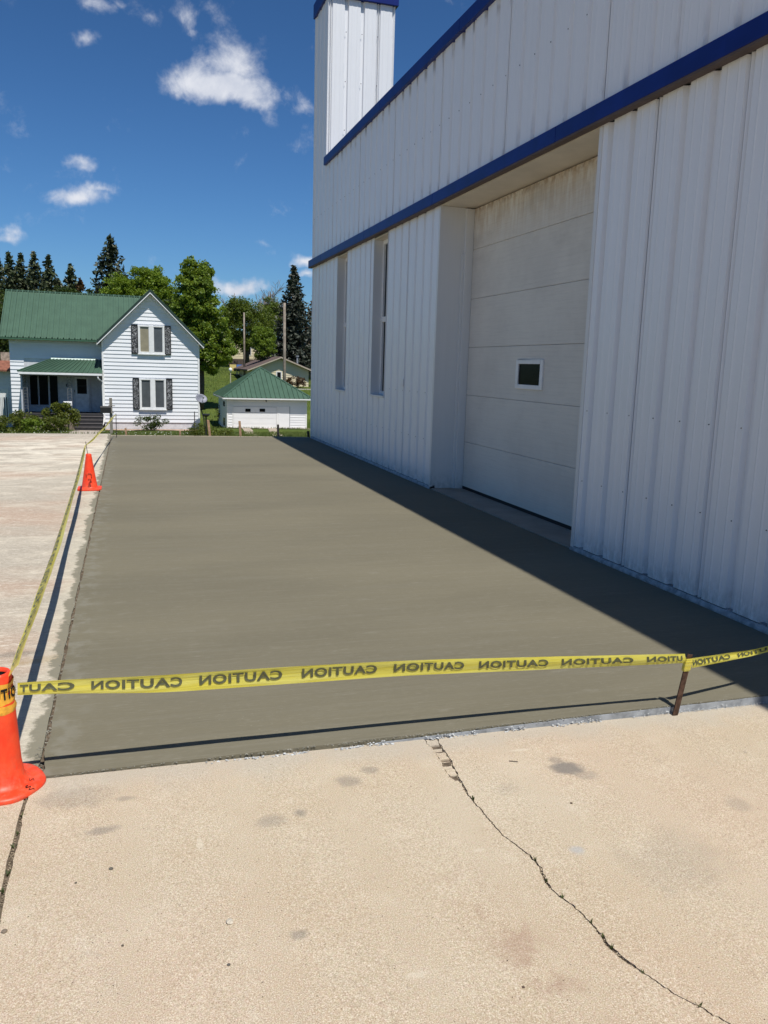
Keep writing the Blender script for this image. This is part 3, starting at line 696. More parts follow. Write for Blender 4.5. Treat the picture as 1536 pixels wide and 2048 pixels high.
# seep stains below caps are in the panels' own streaks; J-trim and reveals
def reveal(a, b_, z0, z1, dep, nm):
    MB().box(WX-.004, WX+dep, b_, b_+.012, z0, z1).build('reveal_panel', M_JAMB, bld)
    MB().box(WX-.004, WX+dep, a-.012, a, z0, z1).build('reveal_panel', M_JAMB, bld)
    MB().box(WX-.0, WX+dep, a, b_, z1+.002, z1+.02).build('soffit', M_SOFFIT, bld)
reveal(D0, D1, -.004, BAND0-.012, .47, 'door')
for a, b_ in (W2, W1):
    reveal(a, b_, WZ, BAND0-.035, .30, 'win')
    MB().box(WX-.02, WX+.30, a-.01, b_+.01, WZ-.03, WZ).build('window_sill', M_JAMB, bld, bevel=.003)
    fx = WX+.175; zt = BAND0-.037
    wf = MB()
    for y0, y1, z0, z1 in ((a, a+.05, WZ, zt), (b_-.05, b_, WZ, zt), (a+.05, b_-.05, zt-.06, zt), (a+.05, b_-.05, WZ, WZ+.05), (a+.05, b_-.05, 2.22, 2.30)): wf.box(fx-.035, fx+.03, y0, y1, z0, z1)
    wf.box(fx-.05, fx-.03, b_-.06, b_-.01, 2.24, 2.28)
    wd = wf.build('window', M_FRAME, bld, bevel=.004)
    for z0, z1 in ((WZ+.05, 2.22), (2.30, zt-.06)): MB().quad((fx, a+.04, z0), (fx, b_-.04, z0), (fx, b_-.04, z1), (fx, a+.04, z1)).build('pane', M_GLASS, wd)
# corner trims
for y in (D1-.001,): MB().box(WX-.008, WX+.03, y-.004, y+.045, .03, BAND0-.01).build('corner_trim', M_JAMB, bld, bevel=.002)
MB().box(WX-.008, WX+.03, D0-.045, D0+.004, .03, BAND0-.01).build('corner_trim', M_JAMB, bld, bevel=.002)
MB().box(WX-.013, WX+.02, YF-.05, YF+.012, .03, BAND0).box(WX-.02, WX+.02, YF-.05, YF+.012, BAND1, 8.16).build('corner_trim', M_WALL, bld)
# door track jamb + garage door
DX = 4.10
MB().box(DX-.10, DX+.02, D1-.055, D1-.002, .0, 3.46).box(DX-.13, DX-.1, D1-.03, D1-.002, .0, 2.93).build('door_jamb', M_JAMB, bld, bevel=.003)
MB().box(DX-.10, DX+.02, D0+.002, D0+.055, .0, 3.46).build('door_jamb', M_JAMB, bld, bevel=.003)
gd = MB().box(DX+.03, DX+.05, D0, D1, .0, 3.47).build('garage_door', M_DARK, bld)
zs = [.045, .617, 1.211, 1.802, 2.388, 2.979, 3.462]
for i, (a, b_) in enumerate(zip(zs, zs[1:])):
    ds = MB(); ya, yb = D0+.057, D1-.062
    prof = [(DX+.029, a+.0012), (DX+.003, a+.0012), (DX, a+.004), (DX, b_-.006), (DX+.004, b_-.0015), (DX+.029, b_-.0015)]
    ds.prism([(x, ya, z) for x, z in prof], (0, yb-ya, 0)); o = ds.build('door_section', M_DOOR, gd)
    if i == 5: o['label'] = 'rust-streaked topmost door section'
MB().box(DX-.004, DX+.028, D0+.057, D1-.062, .004, .047).build('bottom_seal', M_RUBBER, gd, bevel=.006)
MB().box(DX+.002, DX+.028, D1-.0615, D1-.0555, .0, 3.46).build('side_seal', M_RUBBER, gd)
fy0, fy1, fz0, fz1 = 7.64, 8.255, 1.34, 1.65
wf = MB()
for y0, y1, z0, z1 in ((fy0, fy0+.06, fz0, fz1), (fy1-.06, fy1, fz0, fz1), (fy0+.06, fy1-.06, fz0, fz0+.045), (fy0+.06, fy1-.06, fz1-.045, fz1)): wf.box(DX-.018, DX+.002, y0, y1, z0, z1)
wf.build('door_window_frame', M_FRAME, gd, bevel=.003)
MB().quad((DX-.004, fy0+.05, fz0+.03), (DX-.004, fy1-.05, fz0+.03), (DX-.004, fy1-.05, fz1-.03), (DX-.004, fy0+.05, fz1-.03)).build('door_window_pane', M_GLASS, gd)
# screws in rows
sc = MB()
for y in np.arange(SEAM-3*PITCH_R, YF, PITCH_R):
    if D0-.05 < y < D1+.05: continue
    for z in (.62, 1.215):
        if any(a-.05 < y < b_+.05 for a, b_ in (W1, W2)) and z > 1: continue
        sc.tube([(WX-.004, y+.055, z), (WX+.002, y+.055, z)], .0042, 6)
for y in np.arange(5.21-6*PITCH_R, YF, PITCH_R): sc.tube([(WX-.014, y+.05, 4.42), (WX-.008, y+.05, 4.42)], .005, 6)
for x in (3.945, 4.25, 4.555):
    for z in (5.9, 6.75, 7.6): sc.tube([(x+.005+.06, YT-.004, z), (x+.005+.06, YT+.002, z)], .009, 6)
o = sc.build('screws', M_SCREW, bld); o['kind'] = 'stuff'
oc = MB().box(WX-.014, WX, 10.90, 11.0, 1.26, 1.37).box(WX-.02, WX-.012, 10.92, 10.98, 1.28, 1.30)
oc.build('outlet_cover', M_FRAME, bld, bevel=.003)
settle(bld, (WX, 6, 0))

# ================================================================== CONES
def m_cone():
    mt, g, b = newmat('orange_cone_plastic'); p = g.geo()
    n = g.noise(p, 16, 5, .65)
    c = g.mix(g.ramp(n, .35, .7), (.84, .050, .014), (.90, .082, .024))
    sc_ = g.math('MULTIPLY', g.ramp(g.vor(g.scalev(p, (1, 1, .5)), 60), .04, .09, 1, 0), g.ramp(g.noise(p, 9, 3), .5, .6))
    c = g.mix(g.math('MULTIPLY', sc_, .6), c, (.25, .05, .03))
    sepc = g.new('ShaderNodeSeparateXYZ'); g.put(sepc.inputs[0], p)
    gr_ = g.math('MULTIPLY', g.ramp(sepc.outputs[2], .0, .16, 1, .12), g.ramp(g.noise(g.scalev(p, (1, 1, .6)), 34, 5, .75), .44, .62))
    c = g.mix(g.math('MULTIPLY', gr_, .5), c, (.42, .13, .075))
    c = g.mix(g.math('MULTIPLY', g.ramp(g.noise(g.scalev(p, (1, 1, .25)), 60, 4, .7), .64, .70), .5), c, (.80, .30, .20))
    setb(g, b, c, .45, 0, .4, g.bump(n, .15, .004)); return mt
M_CONE = m_cone()
M_BLACK = simple('black_ink', (.010, .010, .010), .6, 0, .3)
def m_tape():
    mt, g, b = newmat('yellow_caution_tape'); p = g.geo()
    cr = g.noise(g.scalev(p, (1.2, 1.2, 30)), 2.2, 4, .6, .6)
    c = g.mix(g.ramp(cr, .35, .65), (.84, .72, .085), (.90, .82, .20))
    setb(g, b, c, .22, 0, .6, g.bump(cr, .45, .010))
    out = [n for n in g.n if n.type == 'OUTPUT_MATERIAL'][0]
    t = g.new('ShaderNodeBsdfTranslucent'); g.put(t.inputs[0], (.82, .74, .14))
    mx = g.new('ShaderNodeMixShader'); mx.inputs[0].default_value = .45
    g.l.new(b.outputs[0], mx.inputs[1]); g.l.new(t.outputs[0], mx.inputs[2]); g.l.new(mx.outputs[0], out.inputs[0]); return mt
M_TAPE = m_tape()
M_TAPE_WRAP = simple('tape_wrap_orange_yellow', (.80, .40, .045), .4, 0, .4, .25, 30, .4, 60)
M_LETTER = simple('tape_letters', (.085, .088, .045), .45, 0, .4, .2, 60)

def text_mesh(s, bold=.02, sx=1.0, sy=1.0):
    cu = bpy.data.curves.new('txt', 'FONT'); cu.body = s; cu.offset = bold; cu.size = 1.0; cu.resolution_u = 4; cu.space_character = 1.08
    o = bpy.data.objects.new('txt', cu); COL.objects.link(o)
    dg = bpy.context.evaluated_depsgraph_get(); dg.update(); me = o.evaluated_get(dg).to_mesh()
    me_v = np.array([v.co[:] for v in me.vertices]); fs_ = [tuple(p.vertices) for p in me.polygons]
    o.evaluated_get(dg).to_mesh_clear(); bpy.data.objects.remove(o); bpy.data.curves.remove(cu)
    mn, mx = me_v.min(0), me_v.max(0); me_v = (me_v-mn)/(np.maximum(mx-mn, 1e-6)); return me_v[:, :2], fs_
TXT = text_mesh('CAUTION', .034)

def cone_near():
    c = (-.475, 3.01, -.010)
    t = thing('traffic_cone', 'large orange cone wrapped with yellow tape beside the near slab corner', 'traffic cone', group='orange traffic cones')
    prof = [(.036, .425), (.038, .436), (.047, .438), (.052, .430), (.055, .40), (.062, .25), (.070, .10), (.078, .045), (.088, .028), (.100, .022)]
    MB().lathe(prof, c, 48).build('body', M_CONE, t, smooth=True)
    bs = MB(); k = 64; ring = []
    def rad(an): return .148*(1+.018*math.cos(6*an+.5))
    rings = [(.66, .0225), (.90, .0205), (.975, .016), (1.0, .008), (.985, .0)]
    for f, z in rings:
        for j in range(k):
            an = 2*math.pi*j/k; rr_ = rad(an)*f; bs.v.append((c[0]+rr_*math.cos(an), c[1]+rr_*math.sin(an), c[2]+z))
    for i in range(len(rings)-1):
        for j in range(k): a, b_ = i*k+j, i*k+(j+1) % k; bs.f.append((a, b_, b_+k, a+k)); bs.m.append(0)
    bs.build('base', M_CONE, t, smooth=True)
    MB().lathe([(.0, .405), (.036, .406), (.037, .424)], c, 24).build('top_hole', M_DARK, t)
    # tape wound round the neck: crumpled sleeve
    sl_ = MB(); k = 64
    zr = [.295, .31, .325, .345, .365, .388, .408]
    for i, z in enumerate(zr):
        for j in range(k):
            an = 2*math.pi*j/k; rr_ = .062 + .0035*noise.noise(Vector((an*2.2, z*60, 1))) + .002*math.sin(z*190+an) - (z-.295)*.05
            zz = z + (.004*math.sin(an*3+1) if i in (0, len(zr)-1) else 0)
            sl_.v.append((c[0]+rr_*math.cos(an), c[1]+rr_*math.sin(an), c[2]+zz))
    for i in range(len(zr)-1):
        for j in range(k): a, b_ = i*k+j, i*k+(j+1) % k; sl_.f.append((a, b_, b_+k, a+k)); sl_.m.append(0)
    sl_.build('tape_wrap', M_TAPE_WRAP, t, smooth=True)
    V, Fc = text_mesh('CAUTION', .03)
    lt = MB()
    for (u, v) in V:
        an = R(-146) + u*R(168); z = .350 + v*.040; rr_ = .0665-(z-.295)*.05; lt.v.append((c[0]+rr_*math.cos(an), c[1]+rr_*math.sin(an), c[2]+z))
    for f in Fc: lt.f.append(f); lt.m.append(0)
    lt.build('tape_lettering', M_BLACK, t)
    ink = MB()                                            # scribbled marker on the foot
    for ang, s in ((-12, .10), (-38, .118)):
        pp = []
        for q in range(9):
            an = R(ang + 5*math.sin(q*1.9)); rr_ = s + .0045*(q-2) ; pp.append((c[0]+rr_*math.cos(an), c[1]+rr_*math.sin(an), c[2]+.0235-.0016*max(0, q-4)))
        ink.tube(pp, .0014, 5)
    ink.build('marker_scribble', M_BLACK, t)
    settle(t, c)
cone_near()

FC = Vector((-.468, 10.19, -.010))
def cone_far():
    c = FC
    t = thing('traffic_cone', 'small orange cone with handwritten black marks standing by the far tape', 'traffic cone', group='orange traffic cones')
    MB().lathe([(.018, .425), (.026, .428), (.032, .42), (.034, .40), (.060, .22), (.088, .045), (.095, .03), (.11, .026)], c, 32).build('body', M_CONE, t, smooth=True)
    o = MB().prism([(c.x+.135*sx*f1, c.y+.135*sy*f2, c.z) for sx, sy, f1, f2 in ((-1,-1,.8,1),(1,-1,.8,1),(1,-1,1,.8),(1,1,1,.8),(1,1,.8,1),(-1,1,.8,1),(-1,1,1,.8),(-1,-1,1,.8))], (0, 0, .026)).build('base', M_CONE, t, bevel=.005)
    def onc(u, z):                                        # a spot on the cone's near side
        rr_ = .097 - (z-.03)*.160; return (c.x+u, c.y-math.sqrt(max(1e-6, (rr_+.002)**2-u*u)), c.z+z)
    ink = MB()
    strokes = [[(-.022,.175),(-.020,.155),(-.022,.135)],[(-.010,.172),(-.002,.178),(.012,.176),(.018,.165),(.017,.150),(.020,.132)],
               [(-.008,.115),(-.002,.122),(.010,.121),(.015,.110),(.010,.098),(.0,.090),(.012,.098),(.020,.092)],
               [(.012,.082),(-.004,.080),(-.006,.068),(.010,.062),(.014,.052),(.004,.044),(-.012,.046)]]
    for st in strokes: ink.tube([onc(u*1.5, z*1.12) for u, z in st], .0028, 5)
    ink.build('marker_letters', M_BLACK, t)
    settle(t, c)
cone_far()
# rod standing in the far cone's top hole
kt = ony(172, 889, 10.25)
rd = MB().tube([(FC.x, FC.y, .30), (FC.x-.012, FC.y+.02, .42), (kt.x, kt.y, kt.z), (kt.x-.003, kt.y+.004, kt.z+.035)], .0045, 6)
tag(rd.build('rod', M_BARK), 'thin rod leaning out of the far orange cone with tape tied to it', 'rod')

# ================================================================== CAUTION TAPE
def ribbon(path, name, label, text=None, mirror=False, n=120, amp=.006, letters_side=-1):
    """path: list of (top Vector, bottom Vector). text: list of (t0, t1) spans along the path where a word stands"""
    T = [a for a, _ in path]; B = [b_ for _, b_ in path]
    L = [0]
    for i in range(1, len(T)): L.append(L[-1] + ((T[i]+B[i])/2-(T[i-1]+B[i-1])/2).length)
    def cat(P, s):
        s = max(0, min(L[-1], s))
        for i in range(1, len(L)):
            if s <= L[i] or i == len(L)-1:
                t = (s-L[i-1])/max(1e-6, L[i]-L[i-1]); p0 = P[max(0, i-2)]; p1 = P[i-1]; p2 = P[i]; p3 = P[min(len(P)-1, i+1)]
                return .5*((2*p1) + (p2-p0)*t + (2*p0-5*p1+4*p2-p3)*t*t + (3*p1-p0-3*p2+p3)*t**3)
    def nrm(s):
        d = (cat(T, s+.01)-cat(T, s-.01)); v = cat(T, s)-cat(B, s); return d.cross(v).normalized()
    def pt(s, v):
        a, b_ = cat(T, s), cat(B, s); p = b_.lerp(a, v)
        w_ = amp*(math.sin(v*5+s*2.1) * .5 + .7*noise.noise(Vector((s*2.0, v*.6, 0)))) + .005*(abs(v-.55)-.25)*math.sin(s*1.9+1)*min(1, amp/.004) ; return p + nrm(s)*w_
    t = thing(name, label, 'caution tape', group='yellow caution tape strung round the slab')
    mb = MB(); K = 14
    for i in range(n+1):
        for j in range(K+1): mb.v.append(tuple(pt(L[-1]*i/n, j/K)))
    for i in range(n):
        for j in range(K): a = i*(K+1)+j; mb.f.append((a, a+K+1, a+K+2, a+1)); mb.m.append(0)
    mb.build('ribbon', M_TAPE, t, smooth=True)
    if text:
        V, Fc = TXT
        for (s0, s1, cut0, cut1) in text:
            lt = MB(); k = 0; keep = []
            for (u, v) in V:
                uu = 1-u if mirror else u
                s = s0 + (s1-s0)*uu; vv = .30 + v*.54
                lt.v.append(tuple(pt(s, vv) + nrm(s)*letters_side*.0042)); keep.append(cut0 <= s <= cut1)
            for f in Fc:
                if all(keep[i] for i in f): lt.f.append(tuple(k+i for i in f)); lt.m.append(0)
            if lt.f: lt.build('printed_word', M_LETTER, t)
    settle(t, (T[0]+B[0])/2); return L, cat
YT0 = 3.0
mp = [(35,1366,1390,2.985),(150,1358.5,1386,2.992),(347,1349,1383,3.0),(595,1332,1366,3.0),(842,1320,1350,3.0),(1087,1314,1340,3.0),(1370,1307.5,1326,2.995)]
path = [(ony(x, a, Y), ony(x, b_, Y)) for x, a, b_, Y in mp]
x0 = path[0][0].x
spans = []
for a, b_ in ((-30, 150), (190, 368), (405, 567), (605, 757), (790, 932), (963, 1096), (1123, 1247), (1272, 1390)):
    sa, sb = ony(a, 1355, 3).x-x0, ony(b_, 1355, 3).x-x0; spans.append((sa, sb, .01, path[-1][0].x-x0-.01))
ribbon(path, 'caution_tape', 'yellow caution tape stretched low across the front of the slab from cone to post', spans, mirror=True, n=280, amp=.005, letters_side=1)
# right run, from the post to the wall side
pr = [(ony(1383, 1317, 2.995), ony(1383, 1336, 2.995)), (ony(1455, 1306, 3.05), ony(1455, 1321, 3.05)), (ony(1536, 1292, 3.12), ony(1536, 1303, 3.12)), (Vector((3.66, 3.30, .24)), Vector((3.66, 3.30, .20)))]
ribbon(pr, 'caution_tape', 'short yellow caution tape running from the rusty post towards the metal wall', [(.01, .27, 0, 3), (.34, .66, 0, 3), (.70, 1.0, 0, 3)], mirror=True, n=60, amp=.006, letters_side=1)
# left run, from near cone to the rod
def pv(px, py, Y0, tilt=.018, wd=.068):
    c = Vector((-.39+(-.11)*(Y0-2.9)/7.4, Y0, 0)); return c
lw = []
for k in range(13):
    t_ = k/12; Y = 2.97+7.27*t_; z = .448*(1-t_)*(1-2*t_)+4*.412*t_*(1-t_)+.518*t_*(2*t_-1)
    P = Vector((-.408-.091*t_, Y-.02*(1-t_), z)); hw = .034*min(1, .8+2*t_)*min(1, .25+(1-t_)*6); an = R(44+3*math.sin(t_*7))
    dv = Vector((math.sin(an), 0, math.cos(an)))*hw; lw.append((P-dv, P+dv))
Ltot = (lw[-1][0]-lw[0][0]).length
ribbon(lw, 'caution_tape', 'long yellow caution tape running along the left edge of the slab between the two cones', [(s, s+.33, 0, 99) for s in np.arange(.12, Ltot-.5, .385)], mirror=False, n=160, amp=.005, letters_side=1)
# far run
fr_ = []
for (px, py), Y, hw, tw in (((172, 890), 10.25, .008, 0), ((185, 880), 11.2, .02, .6), ((198, 866), 12.6, .022, 1.2), ((212, 852), 14.2, .018, .3), ((223, 838), 15.6, .022, 1.0), ((231.5, 829), 16.9, .012, 0)):
    P = ony(px, py, Y); hw *= .6; fr_.append((P+Vector((-hw*math.sin(tw), 0, hw*math.cos(tw))), P-Vector((-hw*math.sin(tw), 0, hw*math.cos(tw)))))
ribbon(fr_, 'caution_tape', 'thin twisted yellow caution tape beyond the far cone reaching the slab corner', [(s, s+.30, 0, 99) for s in np.arange(.4, 5.8, .385)], n=80, amp=.004, letters_side=1)
tb = tag(MB().tube([(-.245, 16.95, -.25), (-.245, 16.95, .47)], .008, 6).build('stake', simple('dark_steel', (.05, .045, .04), .7, .5)), 'thin dark steel stake at the far left corner of the slab', 'stake')

# rusty post with a wrap of tape
pt_ = thing('post', 'short rusty steel post with caution tape wrapped round its top', 'post')
pb = ony(1352, 1418, 3.0); ptop = ony(1379, 1309, 2.992)
M_RUST = simple('rusty_steel', (.085, .048, .032), .8, .3, .3, .4, 40, .5, 90)
ax = (ptop-pb); 
mb = MB(); sec = [(-.014, -.006), (.014, -.006), (.014, -.001), (.0035, -.001), (.0035, .012), (-.0035, .012), (-.0035, -.001), (-.014, -.001)]
lowp = pb - ax.normalized()*.05
mb.prism([lowp+Vector((a, b_, 0)) for a, b_ in sec], ptop-lowp); mb.build('shaft', M_RUST, pt_)
wp = MB()
for a, b_, ex in ((.70, .93, 0), (.72, .90, .0015)):
    lo = pb+ax*a; hi = pb+ax*b_
    pts_ = [lo+Vector((x, y, 0)) for x, y in ((-.016-ex, -.010-ex), (.017+ex, -.010-ex), (.017+ex, .010), (.004, .016+ex), (-.016-ex, .010))]
    wp.prism(pts_, hi-lo)
wp.build('tape_wrap', M_TAPE, pt_, bevel=.003)
settle(pt_, pb)

# wooden stakes and the form board along the far edge
M_WOOD = simple('stake_wood', (.38, .24, .15), .85, 0, .2, .25, 14, .3, 40)
M_WOODD = simple('dark_wood', (.05, .04, .03), .9)
def bar(a, b_, w_, d_, name, mat, label, group):
    a = Vector(a); b_ = Vector(b_); mb = MB(); mb.prism([a+Vector((x*w_, y*d_, 0)) for x, y in ((-.5,-.5),(.5,-.5),(.5,.5),(-.5,.5))], b_-a)
    return tag(mb.build(name, mat, bevel=.003), label, 'stake', group)
for (px0, py0), (px1, py1), Y, w_, mat, lab in (
        ((423, 869), (416, 840), 17.42, .05, M_WOOD, 'leaning wooden stake behind the slab, leftmost of the tall ones'),
        ((483, 869), (479, 842), 17.40, .048, M_WOOD, 'wooden stake in front of the small garage door'),
        ((557, 873), (556, 849), 17.30, .045, M_WOOD, 'weathered stake in front of the garage side door'),
        ((255, 869), (251, 856), 17.52, .04, M_WOOD, 'short wooden stake below the gable windows'),
        ((360, 869), (360, 862), 17.5, .035, M_WOOD, 'stub of a wooden stake right of the gable windows'),
        ((620, 877), (616, 862), 17.10, .05, M_WOODD, 'short dark stake at the foot of the metal wall corner')):
    a, b_ = ony(px0, py0, Y), ony(px1, py1, Y); a.z = -.3; bar(a, b_, w_, .022, 'wooden_stake', mat, lab, 'stakes along the far edge of the slab')
fb = MB().prism([(-.36, SLF(-.36)+.004, -.16), (3.66, SLF(3.66)+.004, -.16), (3.66, SLF(3.66)+.042, -.16), (-.36, SLF(-.36)+.042, -.16)], (0, 0, .166))
tag(fb.build('form_board', simple('pale_board', (.50, .42, .32), .85, 0, .2, .2, 10)), 'long pale form board along the far edge of the fresh slab', 'board')

# ================================================================== HOUSE
def m_siding(name, col):
    mt, g, b = newmat(name); p = g.geo(); oi = g.new('ShaderNodeObjectInfo').outputs['Random']
    n = g.noise(g.scalev(p, (.6, .6, 2)), 1.2, 5, .65)
    c = g.mix(g.ramp(n, .35, .75, 0, .6), col, tuple(x*.88 for x in col)); c = g.mix(g.math('MULTIPLY', oi, .25), c, tuple(x*.90 for x in col))
    c = g.mix(g.ramp(g.noise(g.scalev(p, (5, 5, 1)), 3, 5, .7), .6, .8, 0, .25), c, (.45, .44, .40))
    setb(g, b, c, .5, 0, .35, g.bump(g.noise(g.scalev(p, (1, 1, 8)), 4, 3), .2, .01)); return mt
M_SIDE = m_siding('white_siding', (.80, .81, .83)); M_SIDEB = m_siding('beige_siding', (.70, .61, .42)); M_SIDEG = m_siding('garage_siding', (.82, .82, .82))
M_GROOF = simple('green_metal_roof', (.062, .118, .078), .42, 0, .45, .08, 2)
M_BROOF = simple('brown_shingles', (.13, .095, .085), .9, 0, .2, .3, 12, .5, 25)
M_PORCHW = simple('porch_wall', (.50, .52, .56), .6)
M_STEP = simple('dark_steps', (.035, .033, .035), .8)
M_STONE = simple('foundation_stone', (.20, .16, .135), .9, 0, .2, .35, 6, .6, 12)
M_GREY = simple('grey_paint', (.17, .18, .20), .5)
M_BLACKP = simple('black_paint', (.018, .018, .018), .5)

def boards(parent, y, z0, z1, xl, xr, mat, e=.20, proud=.036, along='x'):
    """clapboards, each a piece of its own; xl/xr give the wall's edges at a height"""
    z = z0
    while z < z1-.01:
        zt = min(z+e, z1); a0, b0, a1, b1 = xl(z), xr(z), xl(zt), xr(zt)
        if b0-a0 > .05:
            if b1 <= a1: a1 = b1 = (a1+b1)/2
            mb = MB()
            P = (lambda u, v, zz: (u, v, zz)) if along == 'x' else (lambda u, v, zz: (v, u, zz))
            mb.quad(P(a0, y-proud, z), P(b0, y-proud, z), P(b1, y-.003, zt), P(a1, y-.003, zt))
            mb.quad(P(a0, y, z), P(b0, y, z), P(b0, y-proud, z), P(a0, y-proud, z))
            mb.poly([P(a0, y, z), P(a0, y-proud, z), P(a1, y-.003, zt), P(a1, y, zt)]).poly([P(b0, y, z), P(b1, y, zt), P(b1, y-.003, zt), P(b0, y-proud, z)])
            mb.build('siding_board', mat, parent)
        z += e
def hip_panels(parent, e0, e1, ap_, n, mat, rib=.06, w_=.05):
    """sheets running straight up the slope of a triangular roof face, cut by its hips"""
    e0, e1, ap_ = map(Vector, (e0, e1, ap_)); E_ = e1-e0; ua = (ap_-e0).dot(E_)/E_.length_squared; foot = e0+E_*ua; sd = ap_-foot
    nn_ = E_.cross(sd).normalized(); nn_ = -nn_ if nn_.z < 0 else nn_; dx = E_.normalized()*w_
    top = lambda u: e0+E_*u+sd*(u/ua if u < ua else (1-u)/(1-ua))
    for i in range(n):
        a, b_ = i/n, (i+1)/n; mid = [top(ua)] if a < ua < b_ else []
        mb = MB().prism([e0+E_*a, e0+E_*b_, top(b_)] + mid + [top(a)], -nn_*.03)
        if (top(a)-(e0+E_*a)).length > .05: mb.prism([e0+E_*a, e0+E_*a+dx, top(a+w_/E_.length), top(a)], nn_*rib)
        mb.build('roof_panel', mat, parent)
def roof_panels(parent, e0, e1, t0, t1, n, mat, rib=.085, w_=.05, seams=True):
    """standing-seam sheets between an eave (e0-e1) and a top edge (t0-t1)"""
    e0, e1, t0, t1 = map(Vector, (e0, e1, t0, t1)); nn_ = (e1-e0).cross(((t0+t1)/2)-e0).normalized()
    if nn_.z < 0: nn_ = -nn_
    dx = (e1-e0).normalized()*w_
    for i in range(n):
        a, b_ = e0.lerp(e1, i/n), e0.lerp(e1, (i+1)/n); c, d = t0.lerp(t1, i/n), t0.lerp(t1, (i+1)/n)
        mb = MB().prism([a, b_, d, c], -nn_*.03)
        c2 = c+dx if (d-c).length > w_*1.2 else c+(d-c)*.6
        mb.prism([a, a+dx, c2, c], nn_*rib)
        m1, m2 = a.lerp(b_, .5), c.lerp(d, .5); mb.prism([m1, m1+dx*.5, m2+(dx*.5 if (d-c).length > w_ else dx*0), m2], nn_*rib*.35) if (d-c).length > .05 else None
        mb.build('roof_panel', mat, parent)

hs = thing('house', 'white clapboard house with green metal roof and shuttered gable windows', 'house')
GX0, GX1, GC = -1.26, 3.71, 1.22; GB = -1.80; GE = 2.47; SL = 1.0
core = MB().box(GX0+.03, GX1-.03, 46.03, 54, -2.4, GE).prism([(GX0+.03, 46.03, GE), (GX1-.03, 46.03, GE), (GC, 46.03, GE+2.40)], (0, 8, 0))
gw = core.build('gable_wall', simple('wall_backing', (.6, .6, .62), .8), hs)
boards(gw, 46.02, GB, 4.94, lambda z: GX0 if z < GE else GX0+(z-GE)/SL, lambda z: GX1 if z < GE else GX1-(z-GE)/SL, M_SIDE)
MB().box(GX0-.03, GX0+.06, 45.97, 46.05, GB, GE).build('corner_board', M_FRAME, hs); MB().box(GX1-.06, GX1+.03, 45.97, 46.05, GB, GE).build('corner_board', M_FRAME, hs)
MB().box(GX0+.05, GX1-.05, 46.05, 46.3, -2.5, GB-.001).box(GX0-4.6, GX0+.02, 47.55, 47.9, -2.5, -1.76).build('foundation', M_STONE, hs)
M_RAKE = simple('dark_green_trim', (.022, .042, .032), .5)
# gable roof with a deep overhang
gr = thing('roof', None, None); gr.parent = hs
ov = .36; ez = 2.36; ax0, ax1 = -1.50, 3.94; pz = 5.09
for x_e in (ax0, ax1): roof_panels(gr, (x_e, 46-ov, ez), (x_e, 54.2, ez), (GC, 46-ov, pz), (GC, 54.2, pz), 14, M_GROOF)
MB().prism([(GC-.12, 46-ov-.01, pz-.06), (GC, 46-ov-.01, pz+.05), (GC+.12, 46-ov-.01, pz-.06)], (0, 8.2, 0)).build('ridge_cap', M_GROOF, gr)
for x_e in (ax0, ax1):
    dz = -.05
    MB().prism([(x_e, 46-ov-.02, ez+dz), (GC, 46-ov-.02, pz+dz), (GC, 46-ov-.02, pz+dz-.075), (x_e, 46-ov-.02, ez+dz-.075)], (0, .025, 0)).build('rake_board', M_FRAME, gr)
    MB().prism([(x_e, 46-ov-.03, ez+.10), (GC, 46-ov-.03, pz+.10), (GC, 46-ov-.03, pz-.045), (x_e, 46-ov-.03, ez-.045)], (0, .03, 0)).build('rake_trim', M_RAKE, gr)
    MB().prism([(x_e, 46-ov+.006, ez-.045), (GC, 46-ov+.006, pz-.045), (GC, 46-ov+.006, pz-.085), (x_e, 46-ov+.006, ez-.085)], (0, ov+.02, 0)).build('soffit', M_FRAME, gr)
    MB().box(x_e-.02 if x_e < 0 else x_e-.01, x_e+.01 if x_e < 0 else x_e+.02, 46-ov, 54, ez-.12, ez-.02).build('fascia', M_FRAME, gr)
# wing
wx0 = -5.93
ww = MB().box(wx0+.02, -1.2, 47.55, 53.5, -2.3, 2.44).prism([(wx0+.02, 47.55, 2.44), (wx0+.02, 53.5, 2.44), (wx0+.02, 50.5, 4.9)], (7, 0, 0)).build('wing_wall', simple('wall_backing2', (.6, .6, .62), .8), hs)
PRZ = 1.42
boards(ww, 47.54, PRZ+.02, 2.42, lambda z: wx0, lambda z: GX0, M_SIDE); boards(ww, 47.54, -1.75, PRZ+.02, lambda z: wx0, lambda z: -5.25, M_SIDE)
roof_panels(gr, (-6.32, 46.98, 2.50), (1.0, 46.98, 2.50), (-6.32, 50.5, 5.10), (1.0, 50.5, 5.10), 26, M_GROOF)
roof_panels(gr, (-6.32, 54.02, 2.50), (1.0, 54.02, 2.50), (-6.32, 50.5, 5.10), (1.0, 50.5, 5.10), 9, M_GROOF)
MB().box(-6.34, 1.0, 50.42, 50.58, 5.08, 5.15).build('ridge_cap', M_GROOF, gr)
MB().prism([(-6.33, 46.96, 2.46), (-6.33, 50.5, 5.07), (-6.33, 50.5, 4.97), (-6.33, 46.96, 2.36)], (.03, 0, 0)).build('rake_board', M_FRAME, gr)
MB().box(-6.30, GX0-.2, 46.97, 46.99, 2.40, 2.475).build('fascia', simple('green_fascia', (.05, .12, .07), .5), gr)
MB().box(-6.28, GX0-.02, 47.0, 47.54, 2.40, 2.42).build('soffit', M_GREY, gr)
